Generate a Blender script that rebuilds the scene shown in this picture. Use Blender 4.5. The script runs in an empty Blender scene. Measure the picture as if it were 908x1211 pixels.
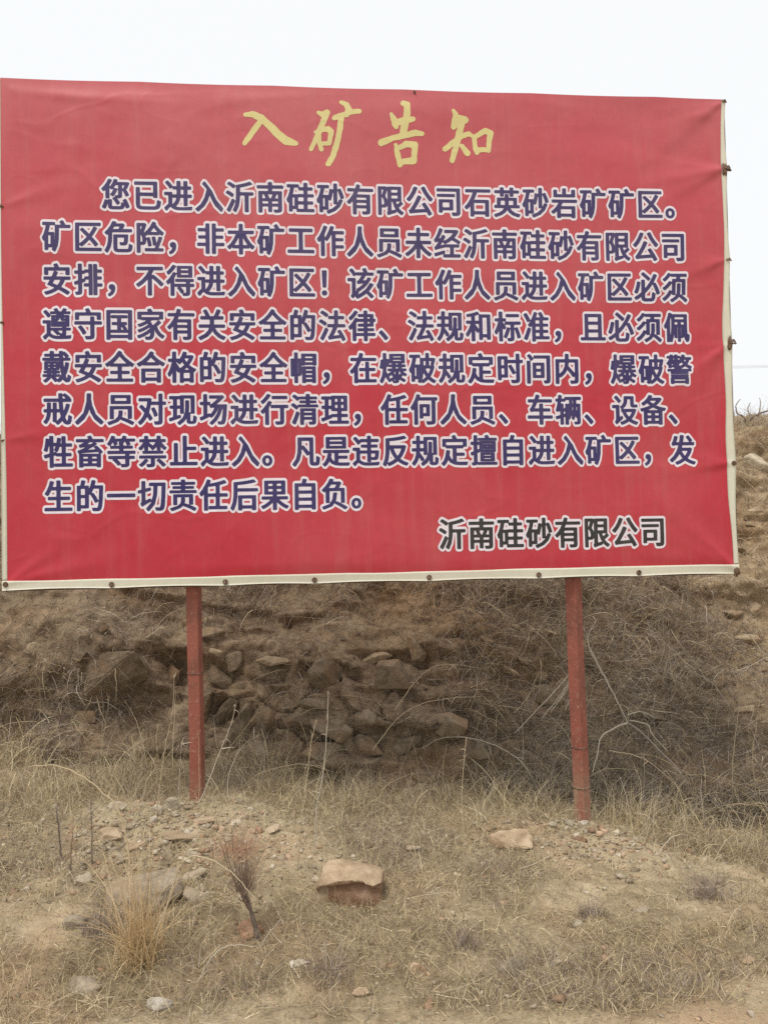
import bpy, bmesh, math, random
import numpy as np
from mathutils import Vector, Matrix, Euler
from mathutils.bvhtree import BVHTree

# ------------------------------------------------------------------ camera, world, sun, exposure
SC = bpy.context.scene
COL = SC.collection
PITCH, ROLL, CAMZ = 0.0271, 0.01795, 1.6
FPX, CX, CY = 950.0, 454.0, 605.5
_r0 = Vector((1, 0, 0)); _u0 = Vector((0, -math.sin(PITCH), math.cos(PITCH))); _f = Vector((0, math.cos(PITCH), math.sin(PITCH)))
CR = _r0 * math.cos(ROLL) - _u0 * math.sin(ROLL)
CU = _r0 * math.sin(ROLL) + _u0 * math.cos(ROLL)
cam_d = bpy.data.cameras.new("camera"); cam = bpy.data.objects.new("camera", cam_d); COL.objects.link(cam)
cam_d.sensor_fit = 'HORIZONTAL'; cam_d.sensor_width = 36.0; cam_d.lens = FPX / 908 * 36
cam_d.clip_start = 0.05; cam_d.clip_end = 2000
m3 = Matrix((CR, CU, -_f)).transposed()
cam.matrix_world = Matrix.Translation((0, 0, CAMZ)) @ m3.to_4x4()
SC.camera = cam

SUN_EL, SUN_AZ = math.radians(64), math.radians(215)      # azimuth clockwise from +Y: behind the viewer, to the left
world = bpy.data.worlds.new("World"); SC.world = world; world.use_nodes = True
wn = world.node_tree; wn.nodes.clear()
sky = wn.nodes.new('ShaderNodeTexSky'); sky.sky_type = 'NISHITA'; sky.sun_disc = False
sky.sun_elevation = SUN_EL; sky.sun_rotation = SUN_AZ; sky.dust_density = 6.0; sky.air_density = 1.0; sky.ozone_density = 1.0
bg1 = wn.nodes.new('ShaderNodeBackground'); bg1.inputs[1].default_value = 0.10
bg2 = wn.nodes.new('ShaderNodeBackground'); bg2.inputs[0].default_value = (0.965, 0.98, 0.985, 1); bg2.inputs[1].default_value = 1.10
mx = wn.nodes.new('ShaderNodeMixShader'); mx.inputs[0].default_value = 0.88    # thin bright overcast veil over the blue
wo = wn.nodes.new('ShaderNodeOutputWorld')
wn.links.new(sky.outputs[0], bg1.inputs[0]); wn.links.new(bg1.outputs[0], mx.inputs[1]); wn.links.new(bg2.outputs[0], mx.inputs[2]); wn.links.new(mx.outputs[0], wo.inputs[0])

sun_d = bpy.data.lights.new("sun", 'SUN'); sun_d.energy = 2.4; sun_d.angle = math.radians(20); sun_d.color = (1.0, 0.94, 0.84)
sun = bpy.data.objects.new("sun", sun_d); COL.objects.link(sun)
sd = Vector((math.sin(SUN_AZ) * math.cos(SUN_EL), math.cos(SUN_AZ) * math.cos(SUN_EL), math.sin(SUN_EL)))
sun.rotation_euler = sd.to_track_quat('Z', 'Y').to_euler()
SC.cycles.use_denoising = False; SC.cycles.diffuse_bounces = 3; SC.cycles.max_bounces = 6
SC.view_settings.view_transform = 'Standard'; SC.view_settings.look = 'None'
SC.view_settings.exposure = 0.0; SC.view_settings.gamma = 1.0; SC.view_settings.use_curve_mapping = False

rng = np.random.default_rng(11); random.seed(5)

# ------------------------------------------------------------------ helpers
def tag(o, label=None, cat=None, group=None, kind=None):
    if label: o['label'] = label
    if cat: o['category'] = cat
    if group: o['group'] = group
    if kind: o['kind'] = kind
    return o
def empty(name, loc=(0, 0, 0)):
    o = bpy.data.objects.new(name, None); o.location = loc; o.empty_display_size = .1; COL.objects.link(o); return o
def link(name, me, mat=None, parent=None, world_space=True):
    o = bpy.data.objects.new(name, me); COL.objects.link(o)
    if mat: me.materials.append(mat)
    if parent:
        o.parent = parent
        if world_space: o.matrix_parent_inverse = parent_inv(parent)
    return o
def parent_inv(p):
    m = Matrix.Identity(4); q = p
    chain = []
    while q: chain.append(q); q = q.parent
    for c in reversed(chain): m = m @ (c.matrix_parent_inverse @ Matrix.LocRotScale(c.location, c.rotation_euler, c.scale))
    return m.inverted()
def bigmesh(name, V, quads=None, tris=None, col=None, smooth=False):
    V = np.asarray(V, np.float32).reshape(-1, 3)
    me = bpy.data.meshes.new(name); me.vertices.add(len(V)); me.vertices.foreach_set('co', V.ravel())
    idx = []; tot = []
    if quads is not None and len(quads): q = np.asarray(quads, np.int32).reshape(-1, 4); idx.append(q.ravel()); tot.append(np.full(len(q), 4, np.int32))
    if tris is not None and len(tris): q = np.asarray(tris, np.int32).reshape(-1, 3); idx.append(q.ravel()); tot.append(np.full(len(q), 3, np.int32))
    idx = np.concatenate(idx); tot = np.concatenate(tot); start = np.concatenate([[0], np.cumsum(tot)[:-1]]).astype(np.int32)
    me.loops.add(len(idx)); me.loops.foreach_set('vertex_index', idx)
    me.polygons.add(len(tot)); me.polygons.foreach_set('loop_start', start); me.polygons.foreach_set('loop_total', tot)
    if smooth: me.polygons.foreach_set('use_smooth', np.ones(len(tot), bool))
    me.update(calc_edges=True); me.validate()
    if col is not None:
        a = me.color_attributes.new('Col', 'FLOAT_COLOR', 'POINT')
        c4 = np.ones((len(V), 4), np.float32); c4[:, :3] = col; a.data.foreach_set('color', c4.ravel())
    return me
def bm_mesh(name, bm, smooth=False):
    me = bpy.data.meshes.new(name); bm.to_mesh(me); bm.free()
    if smooth: me.polygons.foreach_set('use_smooth', [True] * len(me.polygons))
    return me
def ray(px, py):
    d = CR * ((px - CX) / FPX) + CU * (-(py - CY) / FPX) + _f
    return d
def at(px, py, Y):
    d = ray(px, py); return Vector((0, 0, CAMZ)) + d * (Y / d.y)
def sstep(a, b, x):
    t = np.clip((x - a) / (b - a), 0, 1); return t * t * (3 - 2 * t)

# numpy value noise
_perm = rng.permutation(4096)
def _h(ix, iy, iz):
    return _perm[(_perm[(_perm[ix & 4095] + iy) & 4095] + iz) & 4095] / 4095.0
def vnoise(x, y, z=0.0):
    x = np.asarray(x, float); y = np.asarray(y, float) + 0 * x; z = np.asarray(z, float) + 0 * x
    ix, iy, iz = np.floor(x).astype(int), np.floor(y).astype(int), np.floor(z).astype(int)
    fx, fy, fz = x - ix, y - iy, z - iz
    fx, fy, fz = [f * f * f * (f * (f * 6 - 15) + 10) for f in (fx, fy, fz)]
    r = 0
    for dx in (0, 1):
        wx = fx if dx else 1 - fx
        for dy in (0, 1):
            wy = fy if dy else 1 - fy
            for dz in (0, 1):
                wz = fz if dz else 1 - fz
                r = r + wx * wy * wz * _h(ix + dx, iy + dy, iz + dz)
    return r * 2 - 1
def fbm(x, y, z=0.0, o=4, g=.5):
    s = 0; a = 1; f = 1
    for i in range(o):
        s = s + a * vnoise(np.asarray(x) * f + 17 * i, np.asarray(y) * f + 5 * i, np.asarray(z) * f + 9 * i); a *= g; f *= 2.03
    return s
def worley(x, y, z):
    """returns F1, F2, id-hash of the nearest cell, offset to its point"""
    ix, iy, iz = np.floor(x).astype(int), np.floor(y).astype(int), np.floor(z).astype(int)
    f1 = np.full(x.shape, 9.0); f2 = np.full(x.shape, 9.0); hid = np.zeros(x.shape); off = np.zeros(x.shape + (3,))
    for a in (-1, 0, 1):
        for b in (-1, 0, 1):
            for c in (-1, 0, 1):
                cx, cy, cz = ix + a, iy + b, iz + c
                h1, h2, h3 = _h(cx, cy, cz), _h(cx + 101, cy + 7, cz), _h(cx, cy + 53, cz + 301)
                vx, vy, vz = cx + .15 + .7 * h1 - x, cy + .15 + .7 * h2 - y, cz + .15 + .7 * h3 - z
                d = np.sqrt(vx * vx + vy * vy + vz * vz)
                near = d < f1
                f2 = np.where(near, f1, np.minimum(f2, d)); f1 = np.where(near, d, f1)
                hid = np.where(near, _h(cx + 11, cy + 3, cz + 77), hid)
                off = np.where(near[..., None], np.stack([vx, vy, vz], -1), off)
    return f1, f2, hid, off

# ------------------------------------------------------------------ materials
def mat(name, build):
    m = bpy.data.materials.new(name); m.use_nodes = True; nt = m.node_tree; nt.nodes.clear()
    out = nt.nodes.new('ShaderNodeOutputMaterial'); sh = build(nt); nt.links.new(sh, out.inputs[0]); return m
class N:
    def __init__(s, nt): s.nt = nt
    def __call__(s, t, **kw):
        n = s.nt.nodes.new(t)
        for k, v in kw.items(): setattr(n, k, v)
        return n
    def l(s, a, b): s.nt.links.new(a, b)
def ramp(n, fac, stops):
    r = n('ShaderNodeValToRGB'); e = r.color_ramp.elements
    while len(e) < len(stops): e.new(.5)
    for i, (p, c) in enumerate(stops): e[i].position = p; e[i].color = (*c, 1) if len(c) == 3 else c
    n.l(fac, r.inputs[0]); return r.outputs[0]
def noise(n, vec, scale, detail=6, rough=.6, dist=0.0):
    t = n('ShaderNodeTexNoise'); t.inputs['Scale'].default_value = scale; t.inputs['Detail'].default_value = detail
    t.inputs['Roughness'].default_value = rough; t.inputs['Distortion'].default_value = dist; n.l(vec, t.inputs['Vector']); return t.outputs['Fac']
def mixc(n, fac, a, b, mode='MIX'):
    m = n('ShaderNodeMix', data_type='RGBA', blend_type=mode)
    for s, v in ((m.inputs[0], fac), (m.inputs[6], a), (m.inputs[7], b)):
        if hasattr(v, 'default_value'): n.l(v, s)
        elif isinstance(v, (int, float)): s.default_value = v
        else: s.default_value = (*v, 1)
    return m.outputs[2]
def bsdf(n, col, rough=.9, spec=.25, bump=None, bstr=.5, bdist=.01, metal=0):
    b = n('ShaderNodeBsdfPrincipled')
    if hasattr(col, 'default_value'): n.l(col, b.inputs['Base Color'])
    else: b.inputs['Base Color'].default_value = (*col, 1)
    if hasattr(rough, 'default_value'): n.l(rough, b.inputs['Roughness'])
    else: b.inputs['Roughness'].default_value = rough
    b.inputs['Specular IOR Level'].default_value = spec; b.inputs['Metallic'].default_value = metal
    if bump is not None:
        bp = n('ShaderNodeBump'); bp.inputs['Strength'].default_value = bstr; bp.inputs['Distance'].default_value = bdist
        n.l(bump, bp.inputs['Height']); n.l(bp.outputs[0], b.inputs['Normal'])
    return b

def soil_build(dark, mid, pale, rust, scale=1.0, alt=None):
    def f(nt):
        n = N(nt); g = n('ShaderNodeNewGeometry').outputs['Position']
        att = n('ShaderNodeAttribute', attribute_name='Col').outputs['Fac']
        big = noise(n, g, 1.3 * scale, 5, .6, .4); med = noise(n, g, 9 * scale, 8, .65, .3); fine = noise(n, g, 90, 6, .7)
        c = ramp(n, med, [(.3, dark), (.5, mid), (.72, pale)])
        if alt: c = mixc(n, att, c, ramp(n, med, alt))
        c = mixc(n, ramp(n, big, [(.5, (0, 0, 0)), (.68, (.6, .6, .6))]), c, rust)
        c = mixc(n, .55, c, ramp(n, fine, [(.32, (.45, .42, .4)), (.5, (1, 1, 1)), (.7, (1.35, 1.3, 1.25))]), 'MULTIPLY')
        v = n('ShaderNodeTexVoronoi'); v.inputs['Scale'].default_value = 55; n.l(g, v.inputs['Vector'])
        peb = ramp(n, v.outputs['Distance'], [(.1, (1, 1, 1)), (.34, (0, 0, 0))])
        sel = ramp(n, noise(n, g, 23, 2, .5), [(.5, (0, 0, 0)), (.62, (1, 1, 1))])
        pm = mixc(n, 1.0, peb, sel, 'MULTIPLY')
        c = mixc(n, pm, c, mixc(n, .5, pale, v.outputs['Color'], 'SOFT_LIGHT'))
        a = n('ShaderNodeMath', operation='ADD'); n.l(fine, a.inputs[0])
        m2 = n('ShaderNodeMath', operation='MULTIPLY'); n.l(pm, m2.inputs[0]); m2.inputs[1].default_value = .6; n.l(m2.outputs[0], a.inputs[1])
        a2 = n('ShaderNodeMath', operation='ADD'); n.l(a.outputs[0], a2.inputs[0]); m3_ = n('ShaderNodeMath', operation='MULTIPLY'); n.l(med, m3_.inputs[0]); m3_.inputs[1].default_value = 2.0; n.l(m3_.outputs[0], a2.inputs[1])
        return bsdf(n, c, .95, .15, a2.outputs[0], .9, .012).outputs[0]
    return f
M = {}
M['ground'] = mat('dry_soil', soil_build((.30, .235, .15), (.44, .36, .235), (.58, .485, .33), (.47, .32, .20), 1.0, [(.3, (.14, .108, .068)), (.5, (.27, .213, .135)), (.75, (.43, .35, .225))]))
M['bank'] = mat('bank_earth', soil_build((.105, .077, .051), (.23, .172, .115), (.36, .28, .19), (.32, .205, .115), 1.2, [(.3, (.20, .145, .09)), (.5, (.36, .265, .165)), (.75, (.50, .40, .27))]))

def rock_build(a, b, c, rust):
    def f(nt):
        n = N(nt); tc = n('ShaderNodeTexCoord').outputs['Object']; oi = n('ShaderNodeObjectInfo')
        mp = n('ShaderNodeVectorMath', operation='ADD'); n.l(tc, mp.inputs[0])
        sc = n('ShaderNodeVectorMath', operation='SCALE'); n.l(oi.outputs['Random'], sc.inputs['Scale']); sc.inputs[0].default_value = (37, 11, 23); n.l(sc.outputs[0], mp.inputs[1])
        v = mp.outputs[0]
        med = noise(n, v, 14, 8, .62, .6); fine = noise(n, v, 120, 5, .7); big = noise(n, v, 4, 3, .5)
        col = ramp(n, med, [(.3, a), (.5, b), (.7, c)])
        col = mixc(n, ramp(n, big, [(.52, (0, 0, 0)), (.66, (.7, .7, .7))]), col, rust)
        hv = n('ShaderNodeHueSaturation'); n.l(col, hv.inputs['Color'])
        mr = n('ShaderNodeMapRange'); n.l(oi.outputs['Random'], mr.inputs[0]); mr.inputs[3].default_value = .78; mr.inputs[4].default_value = 1.2; n.l(mr.outputs[0], hv.inputs['Value'])
        col = mixc(n, .5, hv.outputs[0], ramp(n, fine, [(.3, (.6, .6, .6)), (.55, (1, 1, 1)), (.75, (1.2, 1.2, 1.2))]), 'MULTIPLY')
        ad = n('ShaderNodeMath', operation='ADD'); n.l(med, ad.inputs[0]); ml = n('ShaderNodeMath', operation='MULTIPLY'); n.l(fine, ml.inputs[0]); ml.inputs[1].default_value = .3; n.l(ml.outputs[0], ad.inputs[1])
        return bsdf(n, col, .9, .25, ad.outputs[0], .7, .02).outputs[0]
    return f
M['rock_bank'] = mat('bank_rock', rock_build((.115, .087, .057), (.20, .155, .104), (.31, .245, .17), (.27, .175, .10)))
M['rock_tanbank'] = mat('tan_bank_rock', rock_build((.22, .165, .105), (.34, .26, .17), (.47, .38, .26), (.36, .23, .13)))
M['rock_tan'] = mat('tan_rock', rock_build((.31, .225, .145), (.45, .34, .225), (.60, .485, .345), (.34, .225, .145)))
M['rock_pale'] = mat('pale_rock', rock_build((.28, .235, .17), (.40, .34, .25), (.54, .475, .37), (.42, .31, .21)))
M['rock_grey'] = mat('grey_rock', rock_build((.18, .145, .105), (.29, .24, .175), (.42, .36, .27), (.30, .22, .14)))
M['rock_white'] = mat('white_rock', rock_build((.32, .28, .22), (.46, .415, .34), (.60, .55, .47), (.42, .34, .26)))
M['rock_rust'] = mat('rust_rock', rock_build((.20, .115, .07), (.30, .18, .115), (.42, .29, .20), (.25, .14, .085)))

def veg(nt):
    n = N(nt); a = n('ShaderNodeAttribute', attribute_name='Col').outputs['Color']
    g = n('ShaderNodeNewGeometry').outputs['Position']
    c = mixc(n, .35, a, ramp(n, noise(n, g, 160, 3, .6), [(.3, (.6, .6, .6)), (.7, (1.3, 1.3, 1.3))]), 'MULTIPLY')
    b = bsdf(n, c, .75, .2); t = n('ShaderNodeBsdfTranslucent'); n.l(c, t.inputs[0])
    mx_ = n('ShaderNodeMixShader'); mx_.inputs[0].default_value = .22; n.l(b.outputs[0], mx_.inputs[1]); n.l(t.outputs[0], mx_.inputs[2]); return mx_.outputs[0]
M['veg'] = mat('dry_plant', veg)

def fabric(base, dust=.0, spec=.7, rough=.42, coat=.0, glare_fade=0):
    def f(nt):
        n = N(nt); g = n('ShaderNodeTexCoord').outputs['Object']
        d = noise(n, g, 1.1, 6, .6, .5); d2 = noise(n, g, 26, 4, .6)
        c = mixc(n, ramp(n, d, [(.35, (0, 0, 0)), (.7, (dust, dust, dust))]), base, (.62, .52, .44))
        if glare_fade:  # sky glare on the upper cloth, painted in as a pale pink fade
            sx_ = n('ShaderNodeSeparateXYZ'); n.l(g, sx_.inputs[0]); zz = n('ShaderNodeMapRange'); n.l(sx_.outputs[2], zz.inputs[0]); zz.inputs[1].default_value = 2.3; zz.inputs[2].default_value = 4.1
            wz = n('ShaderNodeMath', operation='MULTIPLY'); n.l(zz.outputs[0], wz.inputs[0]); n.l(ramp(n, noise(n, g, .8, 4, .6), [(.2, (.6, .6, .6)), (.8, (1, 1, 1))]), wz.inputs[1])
            w3 = n('ShaderNodeMath', operation='MULTIPLY'); n.l(wz.outputs[0], w3.inputs[0]); w3.inputs[1].default_value = glare_fade; c = mixc(n, w3.outputs[0], c, (.62, .42, .46))
        c = mixc(n, .25, c, ramp(n, d2, [(.3, (.82, .82, .82)), (.7, (1.12, 1.12, 1.12))]), 'MULTIPLY')
        mpg = n('ShaderNodeMapping'); mpg.inputs['Scale'].default_value = (9, 9, .7); n.l(g, mpg.inputs['Vector'])
        c = mixc(n, ramp(n, noise(n, mpg.outputs[0], 1.6, 5, .65), [(.5, (0, 0, 0)), (.85, (.10, .10, .10))]), c, (.50, .40, .34))
        # faint weave of the tarpaulin
        w1 = n('ShaderNodeTexWave', bands_direction='X'); w1.inputs['Scale'].default_value = 70; n.l(g, w1.inputs['Vector'])
        w2 = n('ShaderNodeTexWave', bands_direction='Z'); w2.inputs['Scale'].default_value = 70; n.l(g, w2.inputs['Vector'])
        ad = n('ShaderNodeMath', operation='ADD'); n.l(w1.outputs['Fac'], ad.inputs[0]); n.l(w2.outputs['Fac'], ad.inputs[1])
        b = bsdf(n, c, rough, spec, ad.outputs[0], .12, .002)
        b.inputs['Coat Weight'].default_value = coat; b.inputs['Coat Roughness'].default_value = .5
        return b.outputs[0]
    return f
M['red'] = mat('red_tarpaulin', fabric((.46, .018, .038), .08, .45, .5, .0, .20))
M['hem'] = mat('white_tarpaulin', fabric((.64, .63, .52), .35, .4, .6))
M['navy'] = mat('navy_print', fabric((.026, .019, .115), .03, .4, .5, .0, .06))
M['black'] = mat('black_print', fabric((.018, .018, .022), .03, .4, .5, .0))
M['halo'] = mat('lilac_white_print', fabric((.74, .69, .76), .06, .4, .5, .0))
M['gold'] = mat('gold_print', fabric((.64, .57, .25), .05, .4, .5, .0))
def steel(base, rust):
    def f(nt):
        n = N(nt); g = n('ShaderNodeTexCoord').outputs['Object']
        d = noise(n, g, 9, 8, .65, .4); d2 = noise(n, g, 45, 6, .7)
        c = mixc(n, ramp(n, d, [(.45, (0, 0, 0)), (.7, (.8, .8, .8))]), base, rust)
        c = mixc(n, ramp(n, d2, [(.56, (0, 0, 0)), (.7, (.55, .55, .55))]), c, (.42, .30, .22))
        sp = n('ShaderNodeSeparateXYZ'); n.l(n('ShaderNodeNewGeometry').outputs['Position'], sp.inputs[0])
        mr = n('ShaderNodeMapRange'); n.l(sp.outputs[2], mr.inputs[0]); mr.inputs[1].default_value = .38; mr.inputs[2].default_value = -.02
        ml = n('ShaderNodeMath', operation='MULTIPLY'); n.l(mr.outputs[0], ml.inputs[0]); n.l(ramp(n, d, [(.35, (.1, .1, .1)), (.62, (1, 1, 1))]), ml.inputs[1])
        c = mixc(n, ml.outputs[0], c, (.36, .27, .18))
        return bsdf(n, c, .62, .35, d2, .6, .006).outputs[0]
    return f
M['post'] = mat('red_primer_steel', steel((.27, .086, .060), (.15, .060, .042)))
M['frame'] = mat('dark_primer_steel', steel((.16, .11, .085), (.10, .06, .04)))
M['wire'] = mat('rusty_wire', steel((.17, .10, .065), (.09, .05, .035)))
M['cable'] = mat('cable', lambda nt: bsdf(N(nt), (.2, .2, .2), .6).outputs[0])
M['concrete'] = mat('concrete_pole', rock_build((.3, .29, .27), (.4, .39, .36), (.5, .48, .45), (.38, .36, .33)))

# ------------------------------------------------------------------ ground
def stones_bump(x, y):
    return 0
def ground_z(x, y, detail=True):
    x = np.asarray(x, float); y = np.asarray(y, float)
    s = sstep(2.4, 4.6, y)
    z = -(0.085 + .035 * sstep(.2, 1.2, x)) * np.clip(x, -4, 4) * s + .035 * (1 - s) + .012 * s
    z = z + .115 * np.exp(-(((x + .95) / .62) ** 2 + ((y - 4.1) / .42) ** 2))          # spoil heap at the left post
    z = z + .085 * np.exp(-(((x - 1.05) / .46) ** 2 + ((y - 4.40) / .30) ** 2))       # spoil heap at the right post
    z = z + .05 * np.exp(-(((x - .75) / .22) ** 2 + ((y - 4.45) / .2) ** 2))
    z = z + .05 * np.exp(-(((x + 1.0) / .5) ** 2 + ((y - 3.3) / .3) ** 2))
    if detail:
        near = np.exp(-np.maximum(0, np.hypot(x, y - 4) - 6) / 5)
        rough = sstep(2.55, 2.95, y + .12 * vnoise(x * 1.5, 3.3))
        z = z + near * (.035 * fbm(x * 1.3, y * 1.3, 0, 3) * (.3 + .7 * rough) + (.004 + .016 * rough) * fbm(x * 7, y * 7, 1, 4) + (.0015 + .006 * rough) * fbm(x * 34, y * 34, 2, 2))
    far = np.maximum(0, np.hypot(x, y) - 12)
    return z + .02 * far * vnoise(x * .02, y * .02, 4) * .6
def spaced(lo, hi, step, far, g=1.22):
    a = [lo]; s = step
    while a[0] > -far: s *= g; a.insert(0, a[0] - s)
    mid = list(np.arange(lo, hi, step)[1:]); b = [hi]; s = step
    while b[-1] < far: s *= g; b.append(b[-1] + s)
    return np.array(a + mid + b)
def grid_quads(nr, nc):
    i = np.arange(nr * nc).reshape(nr, nc); return np.stack([i[:-1, :-1], i[:-1, 1:], i[1:, 1:], i[1:, :-1]], -1).reshape(-1, 4)
gx = spaced(-3.2, 3.6, .0135, 400); gy = spaced(1.9, 5.9, .0135, 400)
GX, GY = np.meshgrid(gx, gy)
GZ = ground_z(GX, GY)
GZ = np.where(GY > 5.6, GZ - .25 * sstep(5.6, 7, GY), GZ)
gme = bigmesh('ground', np.stack([GX, GY, GZ], -1), quads=grid_quads(*GX.shape), smooth=True)
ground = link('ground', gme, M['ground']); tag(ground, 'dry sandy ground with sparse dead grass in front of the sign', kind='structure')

# ------------------------------------------------------------------ bank
PL = np.array([(4.95, -.15), (5.18, .02), (5.42, .40), (5.62, .86), (6.05, 1.32), (6.75, 2.02), (7.5, 2.52), (8.6, 2.68), (12, 2.8), (400, 4)])
PR = np.array([(4.95, -.25), (5.15, -.06), (5.75, .42), (6.2, .92), (6.75, 1.5), (7.2, 2.12), (7.7, 2.58), (8.8, 2.68), (12, 2.8), (400, 4)])
bx = spaced(-3.9, 4.3, .017, 400); 
tt = np.concatenate([np.arange(0, 7, .025), np.linspace(7, 9, 90)[0:-1] ** 1.0])
TB = np.concatenate([np.linspace(0, 4.2, 170), np.linspace(4.2, 6.6, 75)[1:], np.linspace(6.6, 9, 40)[1:]])
BX, BT = np.meshgrid(bx, TB)
wgt = sstep(.55, 1.6, BX + .25 * vnoise(BX * 1.1, BT * .7))
def prof(P, t, k): return np.interp(t, np.arange(len(P)), P[:, k])
BY = prof(PL, BT, 0) * (1 - wgt) + prof(PR, BT, 0) * wgt
BZ = prof(PL, BT, 1) * (1 - wgt) + prof(PR, BT, 1) * wgt
# outward direction of the slope
up = sstep(5.3, 6.6, BT)
ny = -(1 - up) * .82; nz = .35 + .65 * up
amp = np.exp(-np.maximum(0, np.abs(BX) - 8) / 6) * np.exp(-np.maximum(0, BT - 6.5) * 1.2) * sstep(0, .8, BT)
rockm_l = sstep(-1.6, -1.0, BX)
d = .10 * (1 - rockm_l) * np.abs(fbm(BX * 1.5, BZ * 2.2, 71, 4)) + .16 * fbm(BX * .9, BY * .9, BZ * .9, 3) + .05 * fbm(BX * 4, BY * 4, BZ * 4 + 7, 4) + .012 * fbm(BX * 19, BY * 19, BZ * 19, 3)
# blocky bedrock in the lower left and middle of the face
rockm = sstep(-2.1, -1.1, BX) * (1 - sstep(.35, .95, BX)) * sstep(.8, 1.6, BT) * (1 - sstep(3.4, 4.4, BT))
rockm = np.clip(rockm * (.55 + .9 * vnoise(BX * 1.7 + 3, BZ * 2.2)) + .35 * sstep(2.2, 2.8, BX) * sstep(1.5, 2.5, BT), 0, 1)
f1, f2, hid, off = worley(BX * 3.3 + .25 * fbm(BX * 2, BZ * 2, 1, 4), BY * .8, BZ * 5.6 + .25 * fbm(BX * 2, BZ * 2, 5, 4) + BX * .8)
tilt = (off[..., 0] * (hid - .5) * 1.3 + off[..., 2] * (np.mod(hid * 7.3, 1) - .75) * 1.1)
edge = np.clip((f2 - f1) / .07, 0, 1)
blk = (hid * .085 + tilt * .13) * edge - .012 * (1 - edge)
d = d + rockm * blk
st_ = fbm(BX * 1.5 + 4, BZ * 5.5 + BX * .6, 81, 4); d = d + .055 * (np.clip(st_ * 3, -1, 1)) * (.35 + .65 * (1 - sstep(.7, 1.4, BX) * (1 - sstep(2.2, 2.7, BX)))) + .03 * np.floor(fbm(BX * 3.5, BZ * 7, 91, 2) * 3) / 3 * (1 - .6 * up)
BY2 = BY + ny * d * amp; BZ2 = BZ + nz * d * amp
bcol = np.clip(sstep(2.3, 2.8, BX + .35 * fbm(BX * 2, BZ * 2.5, 41, 3)) * .9 + .9 * np.exp(-(((BX - .85 + (BZ - .85) * .9) / .22) ** 2 + ((BZ - .85) / .22) ** 2)) + .5 * np.clip(fbm(BX * 1.4, BZ * 2, 51, 3) - .25, 0, 1), 0, 1)
bme = bigmesh('bank', np.stack([BX, BY2, BZ2], -1), quads=grid_quads(*BX.shape), smooth=True, col=np.repeat(bcol.reshape(-1, 1), 3, 1))
bank = link('earth_bank', bme, M['bank']); tag(bank, 'steep brown earth bank with exposed rock behind the sign', kind='structure')

def bvh_of(V, quads):
    return BVHTree.FromPolygons([tuple(v) for v in V.reshape(-1, 3).tolist()], quads.tolist())
jj = (gx > -4.2) & (gx < 4.6); ii = (gy > 1.7) & (gy < 6)
SG = np.stack([GX, GY, GZ], -1)[ii][:, jj][::2, ::2]; BV_G = bvh_of(SG, grid_quads(*SG.shape[:2]))
jb = (bx > -5.5) & (bx < 6)
SB = np.stack([BX, BY2, BZ2], -1)[:, jb][::2, ::2]; BV_B = bvh_of(SB, grid_quads(*SB.shape[:2]))
def hit(px, py):
    o = Vector((0, 0, CAMZ)); dd = ray(px, py).normalized(); best = None
    for b in (BV_G, BV_B):
        h = b.ray_cast(o, dd, 60)
        if h[0] is not None and (best is None or h[3] < best[2]): best = (h[0], h[1], h[3], b is BV_B)
    if best is None: return at(px, py, 6.0), Vector((0, -.7, .7)), 6.0, True
    nrm = best[1]
    if nrm.dot(dd) > 0: nrm = -nrm
    return best[0], nrm, best[2], best[3]
def gz(x, y):
    h = BV_G.ray_cast(Vector((x, y, 3)), Vector((0, 0, -1)), 9); z = h[0].z if h[0] else float(ground_z(x, y))
    return z

# ------------------------------------------------------------------ the sign
YAW, SW, SH = 0.08492, 3.9986, 2.7123
SO = Vector((-1.99444, 4.2, CAMZ - .26078)); SU = Vector((math.cos(YAW), math.sin(YAW), 0)); SV = Vector((0, 0, 1)); SN = Vector((math.sin(YAW), -math.cos(YAW), 0))  # SN faces the viewer
def sign_uv(px, py):
    d = ray(px, py); o = Vector((0, 0, CAMZ)) - SO; t = -o.dot(SN) / d.dot(SN); p = o + d * t
    return p.dot(SU), p.dot(SV)
ties_px = [(8, 691), (133, 694), (267, 690), (372, 687), (507, 685), (636, 681), (754, 679), (871, 674), (854, 122), (857, 200), (858, 308), (863, 405), (868, 548), (490, 109), (1.5, 245), (1.5, 382), (2.5, 521)]
ties = [sign_uv(*p) for p in ties_px]
folds = [(8, .15, .25, .012), (8, .42, .5, .008), (8, .62, .9, .006), (9, .2, .5, .010), (9, -.05, .35, .006), (9, .45, .35, .008), (10, .35, .3, .007), (10, .08, .25, .004), (11, .62, .30, .010), (11, .85, .22, .007), (11, .2, .2, .005),
         (12, .1, .3, .007), (12, -.15, .25, .005), (7, -.72, .3, .011), (7, -.45, .26, .009), (7, -.2, .4, .007), (0, 3.35, .35, .010), (0, 3.75, .25, .007), (13, 3.45, .5, .006), (13, -.3, .8, .006), (13, -.2, .3, .005), (16, 3.3, .2, .005), (14, 3.5, .25, .004),
         (1, 1.9, .1, .006), (2, 1.3, .09, .005), (3, 1.7, .1, .006), (4, 1.45, .12, .006), (5, 1.8, .09, .005), (6, 1.4, .12, .007)]
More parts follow.
